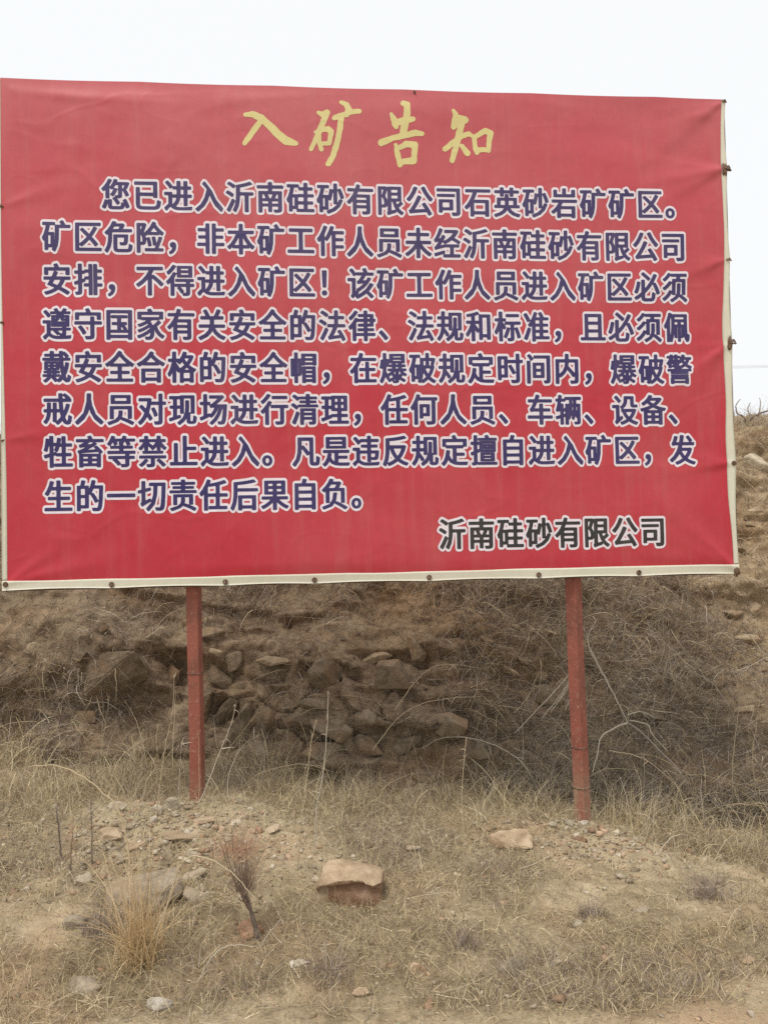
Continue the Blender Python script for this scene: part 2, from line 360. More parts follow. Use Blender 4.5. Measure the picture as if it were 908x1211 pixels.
def hgt(u, v):
    u = np.asarray(u, float); v = np.asarray(v, float)
    h = .010 * fbm(u * .8, v * 1.0, 3, 3) + .0035 * fbm(u * 2.2 + v * 1.4, v * 3.2 - u * .6, 8, 3)
    for k, a, L, am in folds:
        tu, tv = ties[k]; du, dv = tu - u, tv - v          # a = direction (from the tie, inwards to the left)
        ca, sa = math.cos(a), math.sin(a)
        r = du * ca + dv * sa; p = -du * sa + dv * ca
        w = .012 + .10 * np.clip(r, 0, 1)
        h = h + np.where(r > 0, am * np.exp(-(p / w) ** 2) * np.exp(-r / L) * sstep(0, .03, r) * 1.5, 0)
    q_ = fbm(u * 1.7 + .8 * v, v * 2.6 - .5 * u, 14, 3); h = h + .0013 * np.maximum(0, 1 - np.abs(q_) * 7) * sstep(0, .5, fbm(u * .9, v * .9, 33, 2) + .25)
    q_ = fbm(u * 3.1 - 1.1 * v, v * 3.9 + .9 * u, 19, 2); h = h + .0007 * np.maximum(0, 1 - np.abs(q_) * 6)
    # creases below the top edge
    h = h + .004 * np.exp(-((v - 2.66 + .05 * np.sin(u * 2.1)) / .03) ** 2) * (.5 + .5 * np.sin(u * 5))
    edge = np.minimum(np.minimum(u, SW - u), np.minimum(v, SH - v))
    return .014 + h * sstep(-.01, .12, edge)
def S(u, v, off=0.0):
    """sign coordinates -> world"""
    u = np.asarray(u, float); v = np.asarray(v, float); h = hgt(u, v) + off
    return np.stack([SO.x + SU.x * u + SN.x * h, SO.y + SU.y * u + SN.y * h, SO.z + v], -1)
def Sp(u, v, n=0.0): return SO + SU * u + SV * v + SN * n

sign = empty('billboard_sign', Sp(SW / 2, -1.35, 0)); tag(sign, 'large red notice sign with blue Chinese text on two steel posts', 'sign')
# edges of the printed red field (hem shows outside it)
def red_right(v): return SW - .036 + .006 * np.sin(v * 7 + 1) - .004 * vnoise(v * 5, 1.7) - .02 * np.exp(-((v - 1.0) / .7) ** 2) + .008 * sstep(1.8, 2.7, v)
def red_left(v): return .004 + .022 * sstep(1.9, .3, v)
def red_bottom(u): return .050 + .005 * vnoise(u * 4, 4.4) - .006 * (1 - u / SW) + .004
def out_right(v):  # the free edge is scalloped between its ties
    r = SW - .0 * v
    vs = sorted([ties[k][1] for k in (8, 9, 10, 11, 12, 7)]); 
    s = 0
    for a, b in zip(vs[:-1], vs[1:]): t = np.clip((v - a) / (b - a), 0, 1); s = s + np.where((v >= a) & (v <= b), np.sin(np.pi * t), 0) * .010
    return r - s
def out_bottom(u):
    us = sorted([ties[k][0] for k in (0, 1, 2, 3, 4, 5, 6, 7)]); s = 0
    for a, b in zip(us[:-1], us[1:]): t = np.clip((u - a) / (b - a), 0, 1); s = s + np.where((u >= a) & (u <= b), np.sin(np.pi * t), 0) * .006
    return s
def out_top(u): return SH - .004 * np.abs(np.sin(u * np.pi / .72)) 
nu, nv = 420, 300
a = np.linspace(0, 1, nu); b = np.linspace(0, 1, nv); A, B = np.meshgrid(a, b)
# v first guess so that left/right edges depend on v
V0 = red_bottom(A * SW) + (out_top(A * SW) - red_bottom(A * SW)) * B
U0 = red_left(V0) + (red_right(V0) - red_left(V0)) * A
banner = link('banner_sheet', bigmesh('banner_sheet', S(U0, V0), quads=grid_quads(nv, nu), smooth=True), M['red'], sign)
sheet_objs = [banner]
def strip(name, uv0, uv1, n, k=5, off=.0):
    ts = np.linspace(0, 1, n); ks = np.linspace(0, 1, k)
    P0 = np.array([uv0(t) for t in ts]); P1 = np.array([uv1(t) for t in ts])
    P = P0[None] * (1 - ks[:, None, None]) + P1[None] * ks[:, None, None]
    # front skin + back skin for a folded hem
    F = S(P[..., 0], P[..., 1], off + .0); Bk = S(P[..., 0], P[..., 1], off - .004)
    Q = grid_quads(k, n); V = np.concatenate([F.reshape(-1, 3), Bk.reshape(-1, 3)]); 
    i = np.arange(k * n).reshape(k, n); o_ = k * n
    rim = [np.stack([r[:-1], r[1:], r[1:] + o_, r[:-1] + o_], -1) for r in (i[0], i[-1], i[:, 0], i[:, -1])]
    return link(name, bigmesh(name, V, quads=np.concatenate([Q, Q[:, ::-1] + o_] + rim), smooth=False), M['hem'], sign)
vb = lambda t: -.0 + t * (SH + .0)
strip('bottom_hem', lambda t: (t * SW, out_bottom(t * SW)), lambda t: (t * SW, float(red_bottom(t * SW)) + .001), 300, 6, .0015)
strip('side_hem', lambda t: (float(red_right(.055 + t * (SH - .06))) - .001, .055 + t * (SH - .06)), lambda t: (float(out_right(.055 + t * (SH - .06))), .055 + t * (SH - .06)), 260, 5, .0015)
strip('side_hem', lambda t: (0.0, .05 + t * (SH - .06)), lambda t: (float(red_left(.05 + t * (SH - .06))) + .001, .05 + t * (SH - .06)), 200, 3, .0015)
# grommets and wire twists
def tube(pts, r, seg=6, cap=True):
    pts = [Vector(p) for p in pts]; V = []; Fc = []; n = len(pts)
    rr = r if hasattr(r, '__len__') else [r] * n
    prev = None
    for i, p in enumerate(pts):
        t = (pts[min(i + 1, n - 1)] - pts[max(i - 1, 0)])
        if t.length < 1e-9: t = Vector((0, 0, 1))
        t.normalize()
        if prev is None: a = t.orthogonal().normalized()
        else: a = (prev - t * prev.dot(t)); a = a.normalized() if a.length > 1e-6 else t.orthogonal().normalized()
        prev = a; c = t.cross(a)
        for k in range(seg):
            an = 2 * math.pi * k / seg; V.append(p + (a * math.cos(an) + c * math.sin(an)) * rr[i])
    for i in range(n - 1):
        for k in range(seg):
            Fc.append((i * seg + k, i * seg + (k + 1) % seg, (i + 1) * seg + (k + 1) % seg, (i + 1) * seg + k))
    if cap: Fc.append(tuple(range(seg - 1, -1, -1))); Fc.append(tuple((n - 1) * seg + k for k in range(seg)))
    return V, Fc
def joinvf(parts):
    V = []; Fc = []
    for v, f in parts:
        o = len(V); V += [tuple(p) for p in v]; Fc += [tuple(i + o for i in q) for q in f]
    return V, Fc
def vf_mesh(name, V, Fc, smooth=True):
    me = bpy.data.meshes.new(name); me.from_pydata([tuple(v) for v in V], [], Fc); me.update()
    if smooth: me.polygons.foreach_set('use_smooth', [True] * len(me.polygons))
    return me
for k, (u, v) in enumerate(ties):
    u = min(max(u, .012), SW - .014); v = min(max(v, .02), SH - .02)
    c = Sp(u, v, float(hgt(u, v)) + .004)
    if k < 8 or k == 12:
        ring = tube([c + SU * math.cos(q) * .011 + SV * math.sin(q) * .011 for q in np.linspace(0, 2 * math.pi, 13)], .0038, 6, False)
        g = link('grommet', vf_mesh('grommet', *ring), M['wire'], sign)
    rr = random.Random(k); pts = []
    big = .85 if k in (7, 9, 11) else (.6 if k in (10, 8) else .4)
    edge_dir = -SV if k in (0, 1, 2, 3, 4, 5, 6, 7) else (SU if 8 <= k <= 12 else (SV if k == 13 else -SU))
    loops = []
    for j in range(3 if big > .8 else 2):
        ph = rr.uniform(0, 1); lp = []
        ax = edge_dir; bx_ = SN; cc = c + edge_dir * .012 * big
        for q in np.linspace(0, 2 * math.pi, 12):
            lp.append(cc + ax * math.cos(q) * (.018 + .006 * j) * big + bx_ * math.sin(q) * (.010 + .004 * j) * big + (ax.cross(bx_)) * (.010 * (j - 1) + .006 * math.sin(q * 2 + ph * 6)) * big - SN * .004)
        loops.append(tube(lp, .0032 if big > .8 else .0028, 5))
    for j in range(2 if big > .8 else 1):
        dvec = (edge_dir * rr.uniform(.3, 1) + SV * rr.uniform(-.8, .8) + SN * rr.uniform(.0, .6)).normalized()
        L = rr.uniform(.02, .045) * big; mid = c + dvec * L * .5 + SV * rr.uniform(-.008, .008)
        loops.append(tube([c, mid, c + dvec * L + SN * .004], .0026, 5))
    link('wire_tie', vf_mesh('wire_tie', *joinvf(loops)), M['wire'], sign)
# brown rag knots bunched with the wire on the right edge
for k in (9, 11, 7):
    u, v = ties[k]; bm = bmesh.new(); bmesh.ops.create_icosphere(bm, subdivisions=3, radius=1)
    for vt in bm.verts:
        p = vt.co.copy(); nn = 1 + .45 * float(vnoise(p.x * 2.1 + k, p.y * 2.1, p.z * 2.1)); q = p * nn
        vt.co = Sp(min(u, SW - .018) + .0 + q.x * .014, v + q.z * (.036 if k != 7 else .018) - .006, float(hgt(u, v)) + .006 + q.y * .007)
    link('rag_knot', bm_mesh('rag_knot', bm, True), M['wire'], sign)

# steel frame behind and the two posts
def box_pts(o, ax, ay, az, sx, sy, sz, bev=.0):
    bm = bmesh.new(); bmesh.ops.create_cube(bm, size=1)
    for vt in bm.verts: p = vt.co.copy(); vt.co = o + ax * p.x * sx + ay * p.y * sy + az * p.z * sz
    if bev: bmesh.ops.bevel(bm, geom=list(bm.edges), offset=bev, segments=2, affect='EDGES', profile=.6)
    bmesh.ops.recalc_face_normals(bm, faces=list(bm.faces)); return bm
FT = .040
def bar(name, u0, v0, u1, v1, n=-.023, t=FT, m='frame'):
    a = Sp(u0, v0, n); b_ = Sp(u1, v1, n); ax = (b_ - a); L = ax.length; ax.normalize(); ay = SN.cross(ax)
    return link(name, bm_mesh(name, box_pts((a + b_) / 2, ax, ay, SN, L, t, t, .004)), M[m], sign)
bar('frame_tube', .0, .02, SW + .001, .022); bar('frame_tube', .0, SH - .022, SW + .001, SH - .022)
for uu in (.0205, SW - .0185): bar('frame_tube', uu, .0425, uu, SH - .0425)
for uu in (.72, 1.36, 2.0, 2.66, 3.3): bar('frame_tube', uu, .0425, uu, SH - .0425)
for (u0, u1) in ((.041, .699), (.741, 1.339), (1.381, 1.979), (2.021, 2.639), (2.681, 3.279), (3.321, SW - .04)): bar('frame_tube', u0, 1.35, u1, 1.35)
def post(bx_, by_, tx, ty, w, rot, seam_z):
    zb = -.35; zt = SO.z + SH - .1
    bm = bmesh.new(); c, s = math.cos(rot), math.sin(rot)
    ring = [(-.5, -.5), (.5, -.5), (.5, .5), (-.5, .5)]
    nz_ = 26; rows = []
    for i in range(nz_):
        z = zb + (zt - zb) * i / (nz_ - 1); t = (z - 0) / 1.3; x = bx_ + (tx - bx_) * t; y = by_ + (ty - by_) * t
        wv = .0016 * math.sin(z * 5 + bx_)
        rows.append([bm.verts.new((x + wv + w * (p * c - q * s), y + w * (p * s + q * c), z)) for p, q in ring])
    for r0_, r1_ in zip(rows[:-1], rows[1:]):
        for k in range(4): bm.faces.new((r0_[k], r0_[(k + 1) % 4], r1_[(k + 1) % 4], r1_[k]))
    bm.faces.new(rows[-1]); bm.faces.new(rows[0][::-1])
    bmesh.ops.recalc_face_normals(bm, faces=list(bm.faces))
    vert_edges = [e for e in bm.edges if abs((e.verts[0].co - e.verts[1].co).normalized().z) > .9]
    bmesh.ops.bevel(bm, geom=vert_edges, offset=.006, segments=3, affect='EDGES', profile=.5)
    o = link('steel_post', bm_mesh('steel_post', bm), M['post'], sign)
    for j, z in enumerate(seam_z):
        pts = []
        for q in range(29):
            kk = (q % 28) / 7.0; e = int(kk); f = kk - e; a_ = ring[e % 4]; b2 = ring[(e + 1) % 4]
            p = a_[0] + (b2[0] - a_[0]) * f; qq = a_[1] + (b2[1] - a_[1]) * f; t = z / 1.3
            sc = 1.02 - .12 * (max(abs(p), abs(qq)) < .5) - (.03 if f == 0 else 0)
            L = math.hypot(p, qq); lim = .665; p, qq = (p * min(1, lim / L), qq * min(1, lim / L))
            pts.append(Vector((bx_ + (tx - bx_) * t + (w + .003) * (p * c - qq * s), by_ + (ty - by_) * t + (w + .003) * (p * s + qq * c), z + .003 * math.sin(q * 1.7))))
        sme = vf_mesh('weld_seam', *tube(pts, .0032, 5, False)); so = link('weld_seam', sme, M['wire'], o)
    return o
lp = at(234, 950, 4.36); lt = at(229.5, 700, 4.36)
post(lp.x, lp.y, lt.x, 4.36, .066, math.radians(-7), [at(229, 796, 4.36).z])
rp = at(689, 978, 4.50); rt = at(678, 690, 4.52)
post(rp.x, 4.50, rt.x, 4.53, .068, math.radians(42), [at(683, 884, 4.5).z, at(688, 931, 4.5).z])

# ---- lettering
RES = 66; G0x, G0y, GS = -.12, -.24, 1.24
def sdf_from_tris(P, T, sx=1.18):
    n = RES; xs = G0x + (np.arange(n) + .0) * GS / (n - 1); ys = G0y + np.arange(n) * GS / (n - 1); X, Y = np.meshgrid(xs, ys)
    ins = np.zeros((n, n), bool); cnt = {}
    for t in T:
        a, b_, c = P[t[0]], P[t[1]], P[t[2]]
        def e(p, q): return (q[0] - p[0]) * (Y - p[1]) - (q[1] - p[1]) * (X - p[0])
        e0, e1, e2 = e(a, b_), e(b_, c), e(c, a)
        ins |= ((e0 >= -1e-9) & (e1 >= -1e-9) & (e2 >= -1e-9)) | ((e0 <= 1e-9) & (e1 <= 1e-9) & (e2 <= 1e-9))
        for p, q in ((t[0], t[1]), (t[1], t[2]), (t[2], t[0])):
            k = (min(p, q), max(p, q)); cnt[k] = cnt.get(k, 0) + 1
    E = np.array([k for k, c in cnt.items() if c == 1]); res = []
    for sx in (2.3, 1.12):
        A_ = P[E[:, 0]] / [sx, 1]; B_ = P[E[:, 1]] / [sx, 1]
        D = np.full((n, n), 9.0); Xs = X / sx
        for p, q in zip(A_, B_):
            v = q - p; L = max(v @ v, 1e-12); t = np.clip(((Xs - p[0]) * v[0] + (Y - p[1]) * v[1]) / L, 0, 1)
            D = np.minimum(D, np.hypot(Xs - p[0] - t * v[0], Y - p[1] - t * v[1]))
        res.append(np.where(ins, -D, D))
    return X, Y, res
def contour_cells(X, Y, Fd, run=3):
    """polygons covering Fd>0 (Fd>0 = inside) by clipping grid cells"""
    n, m = Fd.shape; V = []; Q = []; T = []
    full = (Fd[:-1, :-1] > 0) & (Fd[1:, :-1] > 0) & (Fd[:-1, 1:] > 0) & (Fd[1:, 1:] > 0)
    anyp = (Fd[:-1, :-1] > 0) | (Fd[1:, :-1] > 0) | (Fd[:-1, 1:] > 0) | (Fd[1:, 1:] > 0)
    for i in range(n - 1):
        j = 0
        while j < m - 1:
            if not anyp[i, j]: j += 1; continue
            if full[i, j]:
                k = j
                while k < m - 1 and full[i, k] and k - j < run: k += 1
                o = len(V); V += [(X[i, j], Y[i, j]), (X[i, k], Y[i, k]), (X[i + 1, k], Y[i + 1, k]), (X[i + 1, j], Y[i + 1, j])]; Q.append((o, o + 1, o + 2, o + 3)); j = k; continue
            cs = [(i, j), (i, j + 1), (i + 1, j + 1), (i + 1, j)]; poly = []
            for a_, b_ in zip(cs, cs[1:] + cs[:1]):
                fa, fb = Fd[a_], Fd[b_]
                if fa > 0: poly.append((X[a_], Y[a_]))
                if (fa > 0) != (fb > 0): t = fa / (fa - fb); poly.append((X[a_] + t * (X[b_] - X[a_]), Y[a_] + t * (Y[b_] - Y[a_])))
            o = len(V); V += poly
            for k in range(1, len(poly) - 1): T.append((o, o + k, o + k + 1))
            j += 1
    return np.array(V).reshape(-1, 2), np.array(Q, int).reshape(-1, 4), np.array(T, int).reshape(-1, 3)
LINES = [("您已进入沂南硅砂有限公司石英砂岩矿矿区。", (138, 231.5), (799, 243.5), 20, 'navy'),
         ("矿区危险，非本矿工作人员未经沂南硅砂有限公司", (68, 280), (794, 293), 22, 'navy'),
         ("安排，不得进入矿区！该矿工作人员进入矿区必须", (68, 330.5), (796, 340.5), 22, 'navy'),
         ("遵守国家有关安全的法律、法规和标准，且必须佩", (68, 383.5), (799, 387.5), 22, 'navy'),
         ("戴安全合格的安全帽，在爆破规定时间内，爆破警", (68, 434), (802, 437), 22, 'navy'),
         ("戒人员对现场进行清理，任何人员、车辆、设备、", (69, 484), (804, 485), 22, 'navy'),
         ("牲畜等禁止进入。凡是违反规定擅自进入矿区，发", (70, 534.5), (806, 532), 22, 'navy'),
         ("生的一切责任后果自负。", (70, 587), (431, 584), 11, 'navy'),
         ("沂南硅砂有限公司", (534, 631.5), (770, 628.5), 8, 'black')]
chars = sorted(set("".join(l[0] for l in LINES)))
gobj = []
for ch in chars:
    c = bpy.data.curves.new('glyph', 'FONT'); c.body = ch; c.resolution_u = 3
    o = bpy.data.objects.new('glyph', c); COL.objects.link(o); gobj.append(o)
bpy.context.view_layer.update(); dg = bpy.context.evaluated_depsgraph_get(); GL = {}
for ch, o in zip(chars, gobj):
    ev = o.evaluated_get(dg); me = ev.to_mesh()
    P = np.array([(v.co.x, v.co.y) for v in me.vertices]); key = {}; remap = []; uniq = []
    for p in P:
        kk = (round(p[0], 4), round(p[1], 4))
        if kk not in key: key[kk] = len(uniq); uniq.append(p)
        remap.append(key[kk])
    T = set()
    for pl in me.polygons:
        vs = [remap[i] for i in pl.vertices]
        for k in range(1, len(vs) - 1): T.add(tuple(sorted((vs[0], vs[k], vs[k + 1]))))
    T = [t for t in T if len(set(t)) == 3]
    ev.to_mesh_clear()
    X, Y, D = sdf_from_tris(np.array(uniq), T)
    GL[ch] = (contour_cells(X, Y, .015 - D[0], 4), contour_cells(X, Y, .092 - D[1], 5))
for o in gobj: cu = o.data; bpy.data.objects.remove(o); bpy.data.curves.remove(cu)
EMH = 41.0 / 950 * 4.33 
def place_line(name, items, layer, off, m, parent):
    VV = []; QQ = []; TT = []; o = 0
    for (V, Q, T) in items:
        VV.append(V); QQ.append(Q + o); TT.append(T + o); o += len(V)
    VV = np.concatenate(VV); W = S(VV[:, 0], VV[:, 1], off)
    return link(name, bigmesh(name, W, quads=np.concatenate(QQ), tris=np.concatenate(TT)), M[m], parent)
for txt, p0, p1, n, m in LINES:
    u0, v0 = sign_uv(*p0); u1, v1 = sign_uv(*p1); pitch = (u1 - u0) / (n - 1); em = .176; sx = pitch * .925
    fills = []; outs = []
    for i, ch in enumerate(txt):
        cu_, cv_ = u0 + pitch * i, v0 + (v1 - v0) * i / (n - 1)
        for layer, dst in ((0, fills), (1, outs)):
            V, Q, T = GL[ch][layer]; dst.append((np.stack([cu_ + (V[:, 0] - .5) * sx, cv_ + (V[:, 1] - .38) * em], -1), Q, T))
    lo = place_line('text_line', fills, 0, .0018, m, banner); lo['label'] = 'line of ' + ('black' if m == 'black' else 'navy blue') + ' Chinese characters'
    place_line('text_outline', outs, 1, .0009, 'halo', banner)
# brush-written title: strokes as lists of (x, y, radius) read off the sign
TITLE = {0: [[(60, 130, 10), (110, 125, 17), (165, 150, 20), (215, 195, 21), (270, 250, 23), (330, 300, 25), (395, 318, 13)], [(160, 172, 15), (120, 225, 16), (85, 280, 16), (55, 318, 12)],
             [(547, 112, 8), (572, 124, 14), (605, 113, 17)], [(600, 118, 18), (578, 180, 15), (550, 240, 15), (520, 310, 12), (497, 356, 10)], [(525, 242, 7), (560, 236, 12)], [(548, 240, 14), (550, 300, 14), (568, 356, 12)],
             [(565, 225, 11), (612, 222, 16), (634, 240, 14), (622, 312, 12)], [(560, 318, 9), (622, 316, 10)],
             [(700, 42, 9), (735, 58, 15), (750, 90, 17), (738, 125, 14)], [(656, 146, 14), (710, 130, 15), (770, 108, 13), (822, 104, 12)], [(700, 150, 16), (690, 230, 15), (670, 320, 16), (645, 400, 15), (614, 452, 15)]],
         1: [[(126, 122, 6), (140, 150, 14), (152, 190, 18), (160, 206, 12)], [(208, 50, 17), (232, 58, 16), (230, 130, 19), (215, 200, 22), (205, 262, 20)], [(150, 185, 18), (210, 165, 20), (272, 156, 13)], [(60, 312, 19), (140, 280, 16), (220, 262, 15), (290, 246, 18), (332, 252, 13)],
             [(156, 328, 9), (170, 390, 14), (186, 456, 15)], [(168, 352, 12), (230, 320, 18), (284, 326, 18), (282, 390, 15), (276, 430, 17)], [(192, 438, 16), (275, 430, 19)],
             [(540, 95, 6), (556, 125, 14), (550, 180, 19), (545, 205, 14)], [(558, 142, 15), (620, 158, 18)], [(552, 190, 18), (622, 166, 15)], [(600, 172, 18), (588, 220, 18), (575, 270, 17), (560, 340, 17), (535, 426, 14)], [(485, 352, 13), (540, 310, 17), (600, 264, 13), (648, 250, 12), (672, 268, 8)], [(600, 332, 11), (636, 378, 17)],
             [(680, 275, 11), (690, 340, 13), (700, 376, 12)], [(690, 268, 12), (756, 230, 16), (790, 246, 17), (780, 310, 13), (778, 360, 12)], [(702, 358, 13), (778, 355, 13)]]}
titems = []
for gi, ox in ((0, 280), (1, 440)):
    xs = np.arange(20, 860, 4.0); ys = np.arange(10, 500, 4.0); X, Y = np.meshgrid(xs, ys); D = np.full(X.shape, 99.0)
    for st in TITLE[gi]:
        for (x0, y0, r0_), (x1, y1, r1_) in zip(st[:-1], st[1:]):
            dx, dy = x1 - x0, y1 - y0; t = np.clip(((X - x0) * dx + (Y - y0) * dy) / (dx * dx + dy * dy), 0, 1)
            D = np.minimum(D, np.hypot(X - x0 - t * dx, Y - y0 - t * dy) - (r0_ + (r1_ - r0_) * t))
    V, Q, T = contour_cells(X, Y, 4.0 - D + 2.2 * vnoise(X * .05, Y * .05))
    UV = np.array([sign_uv(ox + x / 5.675, 115 + y / 5.675) for x, y in V]); titems.append((UV, Q[:, ::-1], T[:, ::-1]))
tl = place_line('title_lettering', titems, 0, .0010, 'gold', banner); tl['label'] = 'gold brush script title of four Chinese characters'

# ------------------------------------------------------------------ rocks
def hull_rock(seed, sx, sy, sz, blocky=.5, detail=1, npts=16, nz=.06):
    r = random.Random(seed); bm = bmesh.new()
    for i in range(npts):
        v = Vector((r.gauss(0, 1), r.gauss(0, 1), r.gauss(0, 1))).normalized()
        mxx = max(abs(v.x), abs(v.y), abs(v.z)); cube = v / mxx
        p = v.lerp(cube, blocky) * r.uniform(.82, 1.05); bm.verts.new((p.x * sx * .5, p.y * sy * .5, p.z * sz * .5))
    res = bmesh.ops.convex_hull(bm, input=list(bm.verts))
    bmesh.ops.delete(bm, geom=[v for v in bm.verts if not v.link_faces], context='VERTS')
    bmesh.ops.dissolve_limit(bm, angle_limit=math.radians(12), verts=list(bm.verts), edges=list(bm.edges))
    s = min(sx, sy, sz)
    if detail > 0:
        bmesh.ops.bevel(bm, geom=list(bm.edges), offset=s * .035, segments=1 if detail == 1 else 2, affect='EDGES', clamp_overlap=True)
    if detail > 1:
        bmesh.ops.triangulate(bm, faces=list(bm.faces))
        for _ in range(3 if detail > 2 else 2): bmesh.ops.subdivide_edges(bm, edges=[e for e in bm.edges if e.calc_length() > s * .08], cuts=1, use_grid_fill=False); bmesh.ops.triangulate(bm, faces=[f for f in bm.faces if len(f.verts) > 3])
        bm.normal_update(); P = np.array([v.co[:] for v in bm.verts]); NN = [v.normal.copy() for v in bm.verts]
        dn = fbm(P[:, 0] / s * 2.2 + seed, P[:, 1] / s * 2.2, P[:, 2] / s * 3.2, 4) * s * nz
        for v, n_, k in zip(list(bm.verts), NN, dn): v.co += n_ * k
    bmesh.ops.recalc_face_normals(bm, faces=list(bm.faces))
    me = bm_mesh('rock', bm, False); return me
def place_rock(px, py, w, h, m, label=None, cat=None, seed=None, depthk=.8, detail=2, sink=.25, roll=0.0, parent=None, name='rock', yawr=None, group=None, blocky=.5):
    """px,py = centre in the photo, w,h = its size there; set down on the surface where its foot is"""
    seed = seed if seed is not None else int(px * 7 + py)
    r = random.Random(seed)
    P, nrm, dist, onbank = hit(px, py + (h * .30 if parent is None else 0))
    k = P.y / FPX; W = w * k; H = h * k
    if parent is None: H = max(.5 * H, H - W * depthk * .30) * (1.1 + sink)
    me = hull_rock(seed, W * 1.08, max(W * depthk, H * .7), H * 1.08, blocky, detail, 16 if parent is None else 12, .06 if parent is None else .028)
    me.materials.append(M[m]); o = bpy.data.objects.new(name, me); COL.objects.link(o)
    o.rotation_euler = (r.uniform(-.15, .1), roll, r.uniform(-.35, .35) if yawr is None else yawr)
    if parent is None: o.location = P + Vector((0, W * depthk * .25, H * (.5 - sink)))
    else: o.location = P + nrm * min(W, H) * .02
    if parent: o.parent = parent
    if label: tag(o, label, cat or 'rock', group)
    return o
# the boulder in front: pale slab top that overhangs a rusty broken front
def boulder():
    P, nrm, dist, _ = hit(413, 1073); k = P.y / FPX
    # outline of the front face (photo px relative to 413,1073; +y up), then the top ridge behind
    Fb = [(-38, -4), (-36, 22), (-24, 27), (-2, 33), (18, 27), (34, 20), (40, 8), (38, -6), (10, -8), (-18, -6)]
    Ft = [(-36, 33), (-26, 40), (-2, 41), (16, 36), (32, 33), (41, 30)]
    bm = bmesh.new()
    def v(x, z, y): return bm.verts.new((P.x + x * k, P.y + y, P.z + z * k))
    yf = lambda x: .02 - .03 * math.cos(x / 40 * 1.5)
    lip = [v(x, z, yf(x) - .012) for x, z in ((-37, 24), (-25, 28), (-12, 32), (4, 33), (18, 28), (28, 24), (38, 27))]
    mid = [v(x, z, yf(x) + .012) for x, z in ((-36, 14), (-24, 20), (-12, 24), (4, 25), (18, 20), (28, 14), (38, 12))]
    bot = [v(x, -9, yf(x) + .005) for x in (-38, -25, -12, 4, 18, 30, 40)]
    top = [v(x, z, .10 + .02 * math.sin(i)) for i, (x, z) in enumerate(((-33, 36), (-26, 42), (-12, 43), (4, 41), (18, 37), (30, 35), (42, 32)))]
    bk = [v(x * 1.0, z, .19) for x, z in ((-30, 18), (-22, 30), (-10, 33), (4, 32), (18, 29), (28, 26), (38, 18))]
    bb = [v(x * .95, -9, .22) for x in (-38, -25, -12, 4, 18, 30, 40)]
    rows = [bot, mid, lip, top, bk, bb]
    for a_, b_ in zip(rows[:-1], rows[1:]):
        for i in range(6): f = bm.faces.new((a_[i], a_[i + 1], b_[i + 1], b_[i])); f.material_index = 1 if (a_ is bot or a_ is mid) and 0 < i else 0
    bm.faces.new([r[0] for r in rows][::-1]); f = bm.faces.new([r[-1] for r in rows]); f.material_index = 1
    bmesh.ops.recalc_face_normals(bm, faces=list(bm.faces))
    bmesh.ops.triangulate(bm, faces=list(bm.faces))
    for _ in range(3): bmesh.ops.subdivide_edges(bm, edges=list(bm.edges), cuts=1)
    bmesh.ops.triangulate(bm, faces=[f for f in bm.faces if len(f.verts) > 3]); bm.normal_update()
    Pn = np.array([q.co[:] for q in bm.verts]); NN = [q.normal.copy() for q in bm.verts]
    dn = .008 * fbm(Pn[:, 0] * 16, Pn[:, 1] * 16, Pn[:, 2] * 40, 4) + .004 * fbm(Pn[:, 0] * 60, Pn[:, 1] * 60, Pn[:, 2] * 60, 2)
    for q, n_, kk in zip(list(bm.verts), NN, dn): q.co += n_ * kk
    c = Vector((P.x, P.y + .1, P.z))
    for q in bm.verts: q.co -= c
    me = bm_mesh('rock', bm, True); me.materials.append(M['rock_tan']); me.materials.append(M['rock_rust'])
    o = bpy.data.objects.new('rock', me); o.location = c; COL.objects.link(o); tag(o, 'largest loose rock, pale tan slab top over a rusty brown broken front', 'rock')
boulder()
